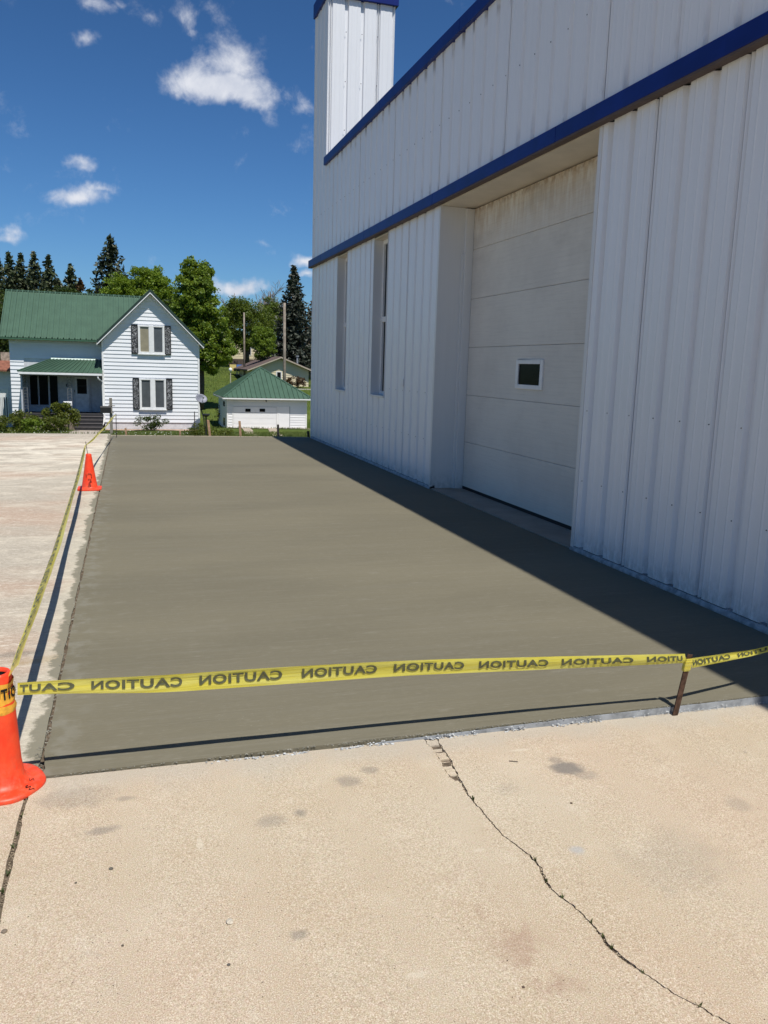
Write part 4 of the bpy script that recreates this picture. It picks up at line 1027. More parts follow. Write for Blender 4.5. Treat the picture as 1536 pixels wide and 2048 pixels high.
# windows with shutters
def m_shut():
    mt, g, b = newmat('ornamental_shutter'); p = g.geo()
    wv = g.noise(g.scalev(p, (9, 0, 7)), 1.3, 4, .7, 2.5)
    c = g.mix(g.ramp(wv, .51, .57, 0, 1), (.012, .012, .013), (.42, .42, .43)); setb(g, b, c, .5, 0, .4, g.bump(wv, .5, .02)); return mt
M_SHUT = m_shut()
def twin_window(z0, z1, xl, xr, blinds):
    f = MB(); xm = (xl+xr)/2; y0 = 45.90
    for a, b_, c, d in ((xl, xl+.09, z0, z1), (xr-.09, xr, z0, z1), (xm-.11, xm+.11, z0, z1), (xl+.09, xm-.11, z1-.07, z1), (xm+.11, xr-.09, z1-.07, z1), (xl+.09, xm-.11, z0, z0+.10), (xm+.11, xr-.09, z0, z0+.10)): f.box(a, b_, y0, 46.0, c, d)
    wd = f.build('window', M_FRAME, hs, bevel=.006)
    MB().box(xl-.03, xr+.03, y0-.03, y0+.01, z0-.05, z0-.001).build('sill', M_FRAME, wd)
    for (a, b_), mm in zip(((xl+.09, xm-.11), (xm+.11, xr-.09)), blinds):
        MB().quad((a, y0+.055, z0+.1), (b_, y0+.055, z0+.1), (b_, y0+.055, z1-.07), (a, y0+.055, z1-.07)).build('pane', mm, wd)
        g_ = MB()
        for u in (a, b_-.025): g_.box(u, u+.025, y0+.02, y0+.05, z0+.1, z1-.07)
        g_.build('sash', M_FRAME, wd)
    for a, b_ in ((xl-.335, xl-.005), (xr+.005, xr+.335)):
        s_ = MB().box(a, b_, 45.935, 45.965, z0-.02, z1+.03).build('shutter', M_SHUT, hs)
        fr_s = MB().box(a, a+.035, 45.92, 45.94, z0-.02, z1+.03).box(b_-.035, b_, 45.92, 45.94, z0-.02, z1+.03).box(a, b_, 45.921, 45.939, z0-.02, z0+.03).box(a, b_, 45.921, 45.939, z1-.03, z1+.03)
        fr_s.build('shutter_frame', M_BLACKP, s_)
twin_window(1.86, 3.33, .56, 1.92, (M_BLIND_TAN, M_BLIND)); twin_window(-1.08, .54, .57, 1.95, (M_BLIND, M_BLIND))
# porch
po = thing('porch', None, None); po.parent = hs
roof_panels(po, (-5.36, 45.58, .78), (-1.27, 45.58, .78), (-3.85, 47.5, 1.45), (-1.27, 47.5, 1.45), 16, M_GROOF, .05, .05)
MB().prism([(-5.36, 45.58, .78), (-3.85, 47.5, 1.45), (-5.36, 47.5, .78)], (0, 0, -.03)).build('porch_hip', M_GROOF, po)
MB().tube([(-5.36, 45.58, .80), (-3.85, 47.5, 1.46)], .04, 6).build('hip_cap', M_GROOF, po)
MB().prism([(-3.9, 47.36, 1.43), (-3.9, 47.52, 1.43), (-3.9, 47.52, 1.56), (-3.9, 47.47, 1.56)], (2.25, 0, 0)).build('porch_flashing', simple('pale_flashing', (.55, .66, .60), .4), po)
MB().box(-5.34, GX0-.03, 45.50, 45.585, .64, .745).build('gutter', M_FRAME, po, bevel=.01)
MB().box(-5.30, GX0-.03, 45.62, 47.45, .60, .63).build('porch_ceiling', M_GREY, po)
MB().box(-5.27, GX0-.01, 47.50, 47.545, -1.36, .62).build('porch_back_wall', M_PORCHW, po)
MB().box(-5.28, -5.20, 45.9, 47.5, -1.36, .62).build('porch_side_wall', M_PORCHW, po)
MB().box(-5.30, GX0-.02, 45.75, 47.52, -1.50, -1.37).build('porch_floor', M_STEP, po)
MB().box(-5.30, -2.7, 45.78, 45.84, -2.2, -1.5).build('porch_skirt', M_STONE, po)
for x in (-5.06, -2.93):                                   # openwork iron posts
    t_ = MB().tube([(x-.10, 45.85, -1.37), (x-.10, 45.85, .60)], .014, 5).tube([(x+.10, 45.85, -1.37), (x+.10, 45.85, .60)], .014, 5)
    for k in range(6):
        z = -1.2+k*.3; t_.tube([(x-.10, 45.85, z), (x-.03, 45.85, z+.10), (x+.05, 45.85, z+.12), (x+.10, 45.85, z+.02)], .011, 4).tube([(x+.10, 45.85, z+.15), (x+.03, 45.85, z+.25), (x-.05, 45.85, z+.24), (x-.10, 45.85, z+.17)], .011, 4)
    t_.build('porch_post', simple('iron_post_grey', (.16, .17, .18), .5), po)
pw = MB()
for a, b_ in ((-5.0, -4.62), (-4.55, -4.10), (-4.02, -3.62)): pw.box(a-.05, a, 47.44, 47.5, -1.0, .55).box(b_, b_+.03, 47.44, 47.5, -1.0, .55)
pw.box(-5.05, -3.59, 47.45, 47.5, .55, .60).box(-5.05, -3.59, 47.45, 47.5, -1.05, -1.0)
pwo = pw.build('porch_window', M_PORCHW, po)
for i, (a, b_) in enumerate(((-5.0, -4.62), (-4.55, -4.10), (-4.02, -3.62))): MB().quad((a, 47.47, -1.0), (b_, 47.47, -1.0), (b_, 47.47, .55), (a, 47.47, .55)).build('porch_pane', M_GLASS, po)
MB().box(-2.83, -1.97, 47.42, 47.49, -1.36, .60).build('front_door_frame', M_PORCHW, po)
MB().box(-2.74, -2.05, 47.38, 47.44, -1.35, .53).build('front_door', simple('storm_door_white', (.6, .62, .66), .5), po, bevel=.01)
MB().quad((-2.64, 47.375, -.38), (-2.15, 47.375, -.38), (-2.15, 47.375, .42), (-2.64, 47.375, .42)).build('front_door_pane', M_GLASS, po)
MB().box(-2.64, -2.15, 47.36, 47.373, .03, .06).box(-2.78, -2.75, 47.33, 47.38, -.30, -.18).build('front_door_handle', M_BLACKP, po)
MB().tube([(-3.15, 47.40, .10), (-3.15, 47.34, .08), (-3.15, 47.34, -.02)], .05, 6).build('porch_lamp', M_BLACKP, po)
MB().tube([(-1.50, 45.56, .64), (-1.50, 45.56, .50), (-1.30, 45.86, .34), (-1.30, 45.93, .1), (-1.30, 45.93, -1.85), (-1.36, 45.75, -2.0)], .04, 6).build('downspout', M_FRAME, hs, smooth=True)
for k in range(4):
    MB().box(-2.66, -1.33, 45.74-.27*(k+1), 45.74-.27*k-.002, -2.35, -1.50-.165*k).build('step', M_STEP, po)
    MB().box(-2.68, -1.31, 45.72-.27*(k+1), 45.745-.27*k-.004, -1.499-.165*k, -1.47-.165*k).build('step_tread', simple('worn_tread', (.10, .09, .09), .8), po)
settle(hs, (0, 46, -2.2))

# dish and garden bits by the house
dsh = thing('satellite_dish', 'grey satellite dish on a bent arm at the right corner of the white house', 'satellite dish')
dc = ony(401, 799, 45.2); ddir = Vector((.35, -.75, .55)).normalized()
e1 = ddir.cross(Vector((0, 0, 1))).normalized(); e2 = ddir.cross(e1); mb = MB(); K = 24
for i in range(5):
    r_ = .33*i/4
    for j in range(K):
        an = 2*math.pi*j/K; p = dc + (e1*math.cos(an)*1.05+e2*math.sin(an)*.85)*r_ + ddir*(.35*r_*r_/.33) ; mb.v.append(tuple(p))
for i in range(4):
    for j in range(K): a, b_ = i*K+j, i*K+(j+1) % K; mb.f.append((a, b_, b_+K, a+K)); mb.m.append(0)
o = mb.build('reflector', simple('dish_grey', (.22, .225, .26), .5), dsh, smooth=True); sdm = o.modifiers.new('s', 'SOLIDIFY'); sdm.thickness = .02
MB().tube([dc-ddir*.02, dc-ddir*.12+Vector((0, 0, -.1)), (3.75, 45.6, -1.0), (3.9, 45.5, -1.5), (3.95, 45.5, -2.3)], .035, 6).build('mast', M_BLACKP, dsh)
MB().tube([dc+e2*.27, dc+ddir*.35+Vector((0, 0, -.1))], .015, 5).tube([dc+ddir*.33+Vector((0, 0, -.1)), dc+ddir*.43+Vector((0, 0, -.08))], .04, 6).build('feed_arm', simple('feed_grey', (.3, .3, .32), .5), dsh)
settle(dsh, (3.95, 45.5, -2.3))
def ong(px, py):
    d = _ray(px, py); t = 17.0/d.y
    for _ in range(4000):
        P = CAM+d*t
        if P.z <= gz(P.x, P.y): return P
        t += .05
    return P
mbx = thing('mailbox', 'black mailbox on a grey wooden post before the gable wall', 'mailbox')
mp_ = ony(223, 858, 38); mp_.z = gz(mp_.x, 38)
MB().box(mp_.x-.06, mp_.x+.06, 37.94, 38.06, mp_.z-.1, ony(223, 796, 38).z).build('post', simple('grey_post', (.22, .2, .17), .9), mbx)
q0, q1 = ony(201, 824, 38), ony(222, 812, 38)
mb = MB(); pr_ = [(q0.z), (q1.z-.08)]
mb.prism([(q0.x, 37.84, q0.z), (q0.x, 38.06, q0.z), (q0.x, 38.06, q1.z-.06), (q0.x, 38.0, q1.z), (q0.x, 37.9, q1.z), (q0.x, 37.84, q1.z-.06)], (q1.x-q0.x, 0, 0)); mb.build('box', M_BLACKP, mbx)
MB().box(q0.x, mp_.x+.12, 37.86, 38.1, q0.z-.04, q0.z-.005).box(mp_.x-.1, mp_.x+.18, 37.92, 38.02, q1.z+.0, q1.z+.03).build('arm', simple('grey_post2', (.2, .18, .16), .9), mbx)
settle(mbx, mp_)
sg = thing('notice_box', 'small white box on a stake behind the porch bush', 'box')
q0, q1 = ony(127, 811, 44.2), ony(144, 803, 44.2)
MB().prism([(q0.x, 44.1, q0.z), (q0.x, 44.35, q0.z), (q0.x, 44.35, q1.z-.03), (q0.x, 44.22, q1.z), (q0.x, 44.1, q1.z-.03)], (q1.x-q0.x, 0, 0)).build('box', M_FRAME, sg, bevel=.01)
MB().box(q0.x+.12, q1.x-.12, 44.085, 44.1, q0.z+.08, q0.z+.10).build('handle', M_GREY, sg)
MB().box((q0.x+q1.x)/2-.03, (q0.x+q1.x)/2+.03, 44.18, 44.24, -2.3, q0.z).build('stake', M_GREY, sg); settle(sg, ((q0.x+q1.x)/2, 44.2, -2.2))
lp = thing('yard_lamp', 'short black lamp with a flat top before the satellite dish', 'lamp')
q = ony(412, 830, 30); MB().tube([(q.x, 30, gz(q.x, 30)-.1), (q.x, 30, q.z)], .03, 6).build('pole', M_BLACKP, lp)
MB().lathe([(0, .05), (.13, .04), (.14, 0), (.06, -.06), (0, -.07)], (q.x, 30, q.z), 12).build('lamp_head', M_BLACKP, lp); settle(lp, (q.x, 30, gz(q.x, 30)))
for x, y1, lab in ((389, 823, 'thin dark plant stake left of the black yard lamp'),):
    q = ony(x, y1, 36); tag(MB().tube([(q.x, 36, -1.8), (q.x, 36, q.z)], .02, 5).build('stake', M_BARK), lab, 'stake')

# ================================================================== SMALL GARAGE
ga = thing('garage', 'small white garage with a pyramid green metal roof', 'garage')
A0, A1, AY, AZ0, AZ1 = 5.90, 10.98, 52.0, -2.66, -.66
gwl = MB().box(A0+.02, A1-.02, AY+.02, 57, -2.9, AZ1).build('wall', simple('wall_backing3', (.6, .6, .62), .8), ga)
boards(gwl, AY+.01, AZ0, AZ1, lambda z: A0, lambda z: 6.28, M_SIDEG, .165, .034); boards(gwl, AY+.01, AZ0, AZ1, lambda z: 9.25, lambda z: A1, M_SIDEG, .165, .034)
boards(gwl, AY+.01, -1.18, AZ1, lambda z: 6.28, lambda z: 9.25, M_SIDEG, .165, .034); boards(gwl, A0+.01, AZ0, AZ1, lambda z: AY, lambda z: 57, M_SIDEG, .165, .034, 'y')
MB().box(A0-.02, A0+.07, AY-.03, AY+.02, AZ0, AZ1).build('corner_board', M_FRAME, ga); MB().box(A1-.07, A1+.02, AY-.03, AY+.02, AZ0, AZ1).build('corner_board', M_FRAME, ga)
gdr = MB().box(6.30, 9.02, AY-.005, AY+.02, AZ0+.02, -1.20).build('overhead_door', M_FRAME, ga)
for k in range(4):
    z0 = AZ0+.02+k*.36; MB().box(6.31, 9.01, AY-.03, AY-.006, z0+.006, z0+.354).build('door_section', M_SIDEG, gdr, bevel=.006)
for a, b_ in ((452+38.5, 501), (519, 530)):
    q0, q1 = ony(a, 823.5, AY), ony(b_, 817.5, AY); MB().box(q0.x, q1.x, AY-.045, AY-.031, q0.z, q1.z).build('door_window', M_GLASS, gdr)
MB().box(6.22, 6.30, AY-.04, AY, AZ0, -1.15).box(9.02, 9.14, AY-.04, AY, AZ0, -1.15).build('door_trim', M_FRAME, ga)
MB().box(9.14, 9.24, AY-.05, AY-.001, AZ0, -1.15).box(9.24, 9.86, AY-.035, AY-.001, AZ0+.03, -1.15).build('side_door', M_SIDEG, ga, bevel=.008)
MB().box(9.862, 9.89, AY-.036, AY-.02, AZ0+.03, -1.15).build('door_edge', M_GREY, ga)
for q0, q1 in (((AY+1.2, -1.25), (AY+1.9, -.95)), ((AY+1.2, -2.5), (AY+1.9, -2.0))): MB().box(A0-.04, A0, q0[0], q1[0], q0[1], q1[1]).build('side_window', M_GLASS, ga)
grf = thing('roof', None, None); grf.parent = ga
ap = (8.38, 54.6, 1.24); ez_ = -.62; ex0, ex1, ey0, ey1 = 5.60, 11.28, 51.55, 57.5
hip_panels(grf, (ex0, ey0, ez_), (ex1, ey0, ez_), ap, 19, M_GROOF)
hip_panels(grf, (ex0, ey1, ez_), (ex0, ey0, ez_), ap, 19, M_GROOF)
MB().poly([(ex1, ey0, ez_), (ex1, ey1, ez_), ap]).poly([(ex1, ey1, ez_), (ex0, ey1, ez_), ap]).build('roof_back', M_GROOF, grf)
for c in ((ex0, ey0), (ex1, ey0), (ex0, ey1)): MB().tube([(c[0], c[1], ez_+.02), (ap[0], ap[1], ap[2]+.02)], .055, 6).build('hip_cap', M_GROOF, grf)
MB().box(ex0, ex1, ey0-.03, ey0+.02, ez_-.10, ez_-.022).box(ex0-.03, ex0, ey0, ey1, ez_-.10, ez_-.022).build('gutter', M_FRAME, grf)
MB().box(ex0, ex1, ey0+.02, ey1, ez_-.07, ez_-.04).build('eave_soffit', M_GREY, grf)
MB().tube([(8.35, AY-.02, -.80), (8.35, AY-.14, -.84)], .05, 6).build('lamp', M_GREY, ga)
settle(ga, (A0, AY, AZ0))

# ================================================================== FAR HOUSES, POLES
def far_house(name, label, x0, x1, xp, y0, y1, zb, ze, zpk, mat, ov=.5, win=None):
    h = thing(name, label, 'house')
    wl = MB().box(x0+.02, x1-.02, y0+.02, y1, zb-1, ze).prism([(x0+.02, y0+.02, ze), (x1-.02, y0+.02, ze), (xp, y0+.02, zpk-.1)], (0, y1-y0, 0)).build('wall', mat, h)
    sl0 = (xp-x0)/(zpk-ze); sl1 = (x1-xp)/(zpk-ze)
    boards(wl, y0, zb, zpk-.12, lambda z: x0 if z < ze else x0+(z-ze)*sl0, lambda z: x1 if z < ze else x1-(z-ze)*sl1, mat, .22, .03)
    rf = MB()
    k0 = (zpk-ze)/(xp-x0); k1 = (zpk-ze)/(x1-xp)
    rf.prism([(x0-ov, y0-ov, ze-ov*k0), (xp, y0-ov, zpk), (xp, y0-ov, zpk+.14), (x0-ov, y0-ov, ze-ov*k0+.14)], (0, y1-y0+2*ov, 0))
    rf.prism([(xp, y0-ov, zpk), (x1+ov, y0-ov, ze-ov*k1), (x1+ov, y0-ov, ze-ov*k1+.14), (xp, y0-ov, zpk+.14)], (0, y1-y0+2*ov, 0))
    ro = rf.build('roof', M_BROOF, h)
    ff = MB().prism([(x0-ov, y0-ov-.03, ze-ov*k0-.02), (xp, y0-ov-.03, zpk-.02), (xp, y0-ov-.03, zpk+.10), (x0-ov, y0-ov-.03, ze-ov*k0+.10)], (0, .028, 0)).prism([(xp, y0-ov-.03, zpk-.02), (x1+ov, y0-ov-.03, ze-ov*k1-.02), (x1+ov, y0-ov-.03, ze-ov*k1+.10), (xp, y0-ov-.03, zpk+.10)], (0, .028, 0))
    ff.build('rake_board', simple('tan_trim', (.42, .36, .28), .7), ro)
    for (a, b_, c, d) in (win or ()):
        f = MB().box(a-.08, b_+.08, y0-.06, y0-.03, c-.08, d+.08).build('window', M_FRAME, h); MB().quad((a, y0-.065, c), (b_, y0-.065, c), (b_, y0-.065, d), (a, y0-.065, d)).build('pane', M_GLASS, f)
    return h, ro
q0, q1 = ony(554, 757, 80), ony(561.5, 744.5, 80)
h, ro = far_house('house', 'low beige house with brown roof behind the small green-roofed garage', 11.5, 17.05, 14.22, 80, 90, -.85, 1.0, 2.1, M_SIDEB, .55, [(q0.x, q1.x, q0.z, q1.z)])
MB().tube([(16.7, 84, 1.2), (16.7, 84, 2.3)], .10, 8).tube([(16.7, 84, 2.3), (16.7, 84, 2.42)], .17, 8).build('flue_pipe', M_GALV, ro)
settle(h, (14.2, 80, -.85))
h, ro = far_house('house', 'pale beige house half hidden by trees on the slope', 8.6, 17.6, 11.2, 110, 120, 1.5, 4.1, 6.2, M_SIDEB, .6, [(15.05, 15.6, 2.6, 3.5)]); settle(h, (13, 110, 1.5))
h, ro = far_house('house', 'sliver of a white-roofed house between the big spruce and the metal wall', 19.2, 27, 23, 100, 110, 1.2, 3.2, 4.4, M_SIDEG, .4); settle(h, (23, 100, 1.2))
# neighbour's garage at the left picture edge
ng = thing('neighbour_garage', 'white outbuilding with red-brown roof at the left picture edge', 'garage')
wl = MB().box(-12, -6.55, 54.02, 58, -2.9, .85).build('wall', M_SIDEG, ng); boards(wl, 54.0, -2.6, .85, lambda z: -12, lambda z: -6.55, M_SIDE, .2, .025)
MB().prism([(-12.3, 53.3, .62), (-12.3, 55, 1.15), (-12.3, 55, 1.25), (-12.3, 53.3, .72)], (5.9, 0, 0)).prism([(-12.3, 55, 1.15), (-12.3, 58.6, .62), (-12.3, 58.6, .72), (-12.3, 55, 1.25)], (5.9, 0, 0)).build('roof', simple('red_brown_roof', (.24, .10, .065), .85, 0, .2, .3, 6), ng)
MB().box(-7.4, -6.85, 55.2, 55.8, .9, 1.75).build('chimney', simple('chimney_stone', (.36, .30, .24), .9, 0, .2, .35, 5), ng)
MB().box(-8.4, -6.9, 53.95, 53.98, -2.6, -.4).build('door', M_FRAME, ng)
settle(ng, (-9, 54, -2.6))
gt = thing('gate', 'thin metal yard gate left of the white house', 'gate')
for x0_, x1_ in ((-7.0, -6.62), (-6.52, -6.14)):
    MB().tube([(x0_, 50, -2.4), (x0_, 50, -.75), (x1_, 50, -.75), (x1_, 50, -2.4)], .03, 6).build('frame', M_GREY, gt)
    mb = MB()
    for k in range(5): x_ = x0_+(x1_-x0_)*(k+.5)/5; mb.tube([(x_, 50, -2.3), (x_, 50, -.78)], .01, 4)
    mb.build('bars', M_GREY, gt)
settle(gt, (-6.6, 50, -2.4))
M_POLE = simple('weathered_pole', (.26, .22, .18), .95, 0, .1, .25, 3, .4, 20)
for (bx, tx, ty, Y, r_, lab) in ((489, 488, 625, 85, .10, 'slimmer grey utility pole further up the slope'), (569.5, 569, 606, 62, .115, 'thick grey utility pole rising behind the small garage')):
    tp_ = ony(tx, ty, Y); bs_ = Vector((ony(bx, 740, Y).x, Y, gz(10, Y)-.3))
    tag(MB().tube([bs_, bs_.lerp(tp_, .5), tp_], [r_*1.15, r_, r_*.8], 10).build('utility_pole', M_POLE, smooth=True), lab, 'pole', 'utility poles')
# things on the lawn
q = ony(461, 756, 78); q.z = gz(q.x, 78)
tn = thing('yard_light', 'white ball light on a thin pale post on the lawn', 'lamp')
MB().tube([(q.x, 78, q.z-.1), (q.x, 78, q.z+1.5)], .05, 6).build('post', simple('pale_post', (.45, .42, .32), .8), tn)
bt = ony(461, 726, 78); MB().lathe([(0, -.2), (.12, -.15), (.17, 0), (.12, .15), (0, .2)], (q.x, 78, q.z+1.65), 12).build('globe', M_FRAME, tn, smooth=True); settle(tn, (q.x, 78, q.z))
def lawn_chair(px, py, Y, mat, lab):
    c = ony(px, py, Y); c.z = gz(c.x, Y); t = thing('lawn_chair', lab, 'chair', group='lawn chairs')
    MB().box(c.x-.35, c.x+.35, Y-.3, Y+.3, c.z+.40, c.z+.46).build('seat', mat, t); MB().prism([(c.x-.35, Y+.28, c.z+.45), (c.x-.35, Y+.36, c.z+.45), (c.x-.35, Y+.55, c.z+1.1), (c.x-.35, Y+.47, c.z+1.1)], (.7, 0, 0)).build('backrest', mat, t)
    for sx in (-.32, .32):
        for sy in (-.26, .28): MB().tube([(c.x+sx, Y+sy, c.z-.02), (c.x+sx, Y+sy, c.z+.4)], .025, 5).build('leg', M_FRAME, t)
    settle(t, c)
lawn_chair(467, 742, 90, simple('yellow_cloth', (.42, .34, .12), .8), 'yellow lawn chair by the brown patio wall'); lawn_chair(481, 744, 90, simple('blue_cloth', (.05, .13, .35), .8), 'blue lawn chair by the brown patio wall')
MB_ = MB().box(12.0, 17.5, 104.9, 105.2, .6, 2.0); tag(MB_.build('patio_wall', simple('brown_patio', (.10, .075, .06), .9)), 'low brown wall below the pale beige house', 'wall')

# driveway tracks and apron draped on the slope
def strip(pa, pb, w_, name, mat):
    mb = MB(); n = 24
    for i in range(n):
        a, b_ = pa.lerp(pb, i/n), pa.lerp(pb, (i+1)/n); f = lambda P, s: (P.x+s*w_/2+.08*noise.noise(Vector((P.y, s, 0))), P.y, gz(P.x, P.y)+.035)
        mb.quad(f(a, -1), f(a, 1), f(b_, 1), f(b_, -1))
    tag(mb.build(name, mat), kind='structure')
M_TRACK = simple('dusty_gravel', (.42, .35, .27), .95, 0, .1, .25, 6, .5, 40)
strip(Vector((6.9, 51, 0)), ong(509, 873), .5, 'wheel_track', M_TRACK); strip(Vector((8.5, 51, 0)), ong(557, 873), .5, 'wheel_track', M_TRACK)
ab = MB()
for i in range(12): a = 5.8+i*.45; ab.quad((a, 49.6+.2*math.sin(i), gz(a, 49.6)+.03), (a+.45, 49.6+.2*math.sin(i+1), gz(a+.45, 49.6)+.03), (a+.45, 52, gz(a+.45, 52)+.03), (a, 52, gz(a, 52)+.03))
tag(ab.build('gravel_apron', M_TRACK), kind='structure')
ab = MB()
for i in range(16): a = -1.2+i*.3; ab.quad((a, 44.8+.15*math.sin(i*1.3), gz(a, 44.8)+.04), (a+.3, 44.8+.15*math.sin((i+1)*1.3), gz(a+.3, 44.8)+.04), (a+.3, 46, gz(a+.3, 46)+.04), (a, 46, gz(a, 46)+.04))
tag(ab.build('gravel_bed', simple('pink_gravel', (.42, .30, .22), .95, 0, .1, .35, 5, .5, 20)), kind='structure')
ab = MB().quad((-2.7, 30, gz(-2.5, 30)+.03), (-1.3, 30, gz(-1.5, 30)+.03), (-1.3, 38, gz(-1.3, 38)+.03), (-2.7, 38, gz(-2.7, 38)+.03)).quad((-2.7, 38, gz(-2.7, 38)+.03), (-1.3, 38, gz(-1.3, 38)+.03), (-1.3, 44.6, gz(-1.3, 44.6)+.03), (-2.7, 44.6, gz(-2.7, 44.6)+.03))
tag(ab.build('footpath', simple('path_concrete', (.40, .34, .28), .9)), kind='structure')
pv_ = MB().box(15.2, 20, 77.5, 79.9, -1.0, -.78); tag(pv_.build('patio', simple('pale_patio', (.55, .52, .46), .9)), kind='structure')

# ================================================================== PLANTS
def leaf_cards(C, size, name, mat, parent=None, flat=0.0, jit=.35, asp=1.0):
    C = np.asarray(C, float); n = len(C)
    d = rng.normal(size=(n, 3)); d[:, 2] += flat; d /= np.linalg.norm(d, axis=1, keepdims=True)
    a = np.cross(d, rng.normal(size=(n, 3))); a /= np.linalg.norm(a, axis=1, keepdims=True); b_ = np.cross(d, a)
    s = (size*(1+jit*rng.uniform(-1, 1, n)))[:, None]*.5
    V = np.stack([C-a*s*asp, C-b_*s*.6, C+a*s*asp, C+b_*s*.6], 1).reshape(-1, 3); Fq = np.arange(n*4).reshape(-1, 4)
    return fast_mesh(name, V, Fq, mat, parent)
def crown_pts(lobes, n, nc, crad):
    """clumps of leaves: lobes = [(cx,cy,cz,rx,ry,rz,weight)]"""
    L = np.array(lobes, float); wts = L[:, 6]/L[:, 6].sum(); out = []
    k = rng.choice(len(L), nc, p=wts); u = rng.normal(size=(nc, 3)); u /= np.linalg.norm(u, axis=1, keepdims=True)
    r_ = rng.uniform(.15, 1, nc)**.45; cc_ = L[k, :3] + u*L[k, 3:6]*r_[:, None]
    per = rng.multinomial(n, rng.dirichlet(np.ones(nc)*3))
    for c, m_ in zip(cc_, per):
        v = rng.normal(size=(m_, 3)); v /= np.linalg.norm(v, axis=1, keepdims=True)+1e-9
        out.append(c + v*crad*(rng.uniform(.2, 1, m_)**.5)[:, None]*np.array([1, 1, .75]))
    return np.concatenate(out), cc_
def tree(label, base, lobes, n, leaf, mat, nc, crad, trunk=.2, name='deciduous_tree', limbs=9, group='trees behind the houses'):
    t = thing(name, label, 'tree', group=group); bx, by, bz = base
    P, cc_ = crown_pts(lobes, n, nc, crad)
    top = max(l[2] for l in lobes); mb = MB()
    mid = Vector((lobes[0][0], lobes[0][1], bz+(top-bz)*.75))
    mb.tube([(bx, by, bz-.3), Vector((bx, by, bz)).lerp(mid, .3)+Vector((.05, 0, 0)), Vector((bx, by, bz)).lerp(mid, .65)-Vector((.08, 0, 0)), mid], [trunk*1.25, trunk, trunk*.7, trunk*.3], 9)
    for c in cc_[rng.choice(len(cc_), min(limbs, len(cc_)), replace=False)]:
        s = Vector((bx, by, bz)).lerp(mid, random.uniform(.25, .8)); c = Vector(c); mb.tube([s, s.lerp(c, .5)+Vector((0, 0, .15*(c-s).length)), c], [trunk*.38, trunk*.22, trunk*.06], 5)
    mb.build('trunk', M_BARK, t, smooth=True); leaf_cards(P, leaf, 'crown', mat, t, .4)
    settle(t, base)
def spruce(label, px, ytop, Y, halfw, mat, base_z=None, n_lv=46, nb=11, per=9, card=.30, name='spruce_tree', dens=1.0, group='trees behind the houses', lean=0):
    tp = ony(px, ytop, Y); bz = gz(tp.x, Y) if base_z is None else base_z; H = tp.z-bz; W = halfw*Y*.93/F_PX*1.02
    t = thing(name, label, 'tree', group=group); pts = []; mb = MB()
    mb.tube([(tp.x, Y, bz-.3), (tp.x, Y, bz+H*.5), (tp.x, Y, tp.z)], [H*.018+.06, H*.011+.03, .02], 8)
    for i in range(n_lv):
        f = (i+.5)/n_lv; z = bz + H*(.06+.94*f); r0_ = W*((1-f)**.80)*(1.06-.06*f)+.08
        for j in range(max(4, int(nb*(1-.5*f)))):
            an = random.uniform(0, 2*math.pi); L = r0_*random.uniform(.72, 1.12); dr = random.uniform(.12, .30)*L
            tip = Vector((tp.x+math.cos(an)*L, Y+math.sin(an)*L, z-dr+.1*L)); st = Vector((tp.x, Y, z))
            if j % 3 == 0: mb.tube([st, st.lerp(tip, .6)+Vector((0, 0, -.05)), tip], [.03, .02, .008], 4, cap=False)
            m_ = max(2, int(per*(L/max(W, .5))*dens+2))
            for q in range(m_):
                u = (q+random.random())/m_; p = st.lerp(tip, u**.8)+Vector((0, 0, .10*L*u*(u-.6))); w_ = .16*L*(1-u)+.07
                pts.append((p.x+random.gauss(0, w_*.6), p.y+random.gauss(0, w_*.6), p.z+random.gauss(-.06, .07)))
    for k in range(12): pts.append((tp.x+random.gauss(0, .05), Y+random.gauss(0, .05), tp.z-random.random()*H*.06))
    mb.build('trunk', M_BARK, t); leaf_cards(pts, card, 'crown', mat, t, .8, .4, 1.35); settle(t, (tp.x, Y, bz))
def bush(label, px, py, Y, w_, h_, n, leaf, mat, nc=26, dep=.8, cat='bush', name='bush', ground=None, crad=.22):
    c = ony(px, py, Y); z0 = gz(c.x, Y) if ground is None else ground
    P, cc_ = crown_pts([(c.x, Y, z0+h_*.48, w_/2*.85, dep/2, h_*.46, 1)], n, nc, crad); P = P[P[:, 2] > z0-.05]
    t = thing(name, label, cat, group='bushes round the houses'); mb = MB()
    for c2 in cc_[:7]: mb.tube([(c.x, Y, z0-.1), tuple(c2)], [.02, .008], 4)
    mb.build('stems', M_BARK, t); leaf_cards(P, leaf, 'leaves', mat, t, .5); settle(t, (c.x, Y, z0))

def PX(px, Y): return ony(px, 730, Y).x
def PZ(py, px, Y): return ony(px, py, Y).z
# dark conifers on the far left skyline
for px, yt, Y, hw, lab in ((-6, 512, 112, 16, 'distant conifer leftmost on the skyline, cut by the picture edge'), (17, 503, 110, 15, 'distant conifer second from the left on the skyline'), (41, 507, 112, 15, 'distant conifer third from the left on the skyline'),
                           (67, 503, 118, 14, 'pale-tipped conifer fourth from the left on the skyline'), (95, 510, 106, 17, 'dense distant conifer fifth from the left on the skyline'), (140, 527, 108, 16, 'shorter distant conifer left of the tall dark spruce'), (116, 556, 124, 14, 'small far conifer between two taller skyline conifers')):
    spruce(lab, px, yt, Y, hw*3.1, L_CONIFER, None, 50, 14, 15, .40, 'conifer_tree', 1.0)
spruce('tall dark spruce standing highest above the green roof', 220, 471, 92, 84, L_SPRUCE, None, 60, 15, 20, .38)
spruce('small rust-brown conifer just left of the tall dark spruce', 160, 556, 100, 52, L_RUST, None, 34, 12, 12, .36, 'conifer_tree')
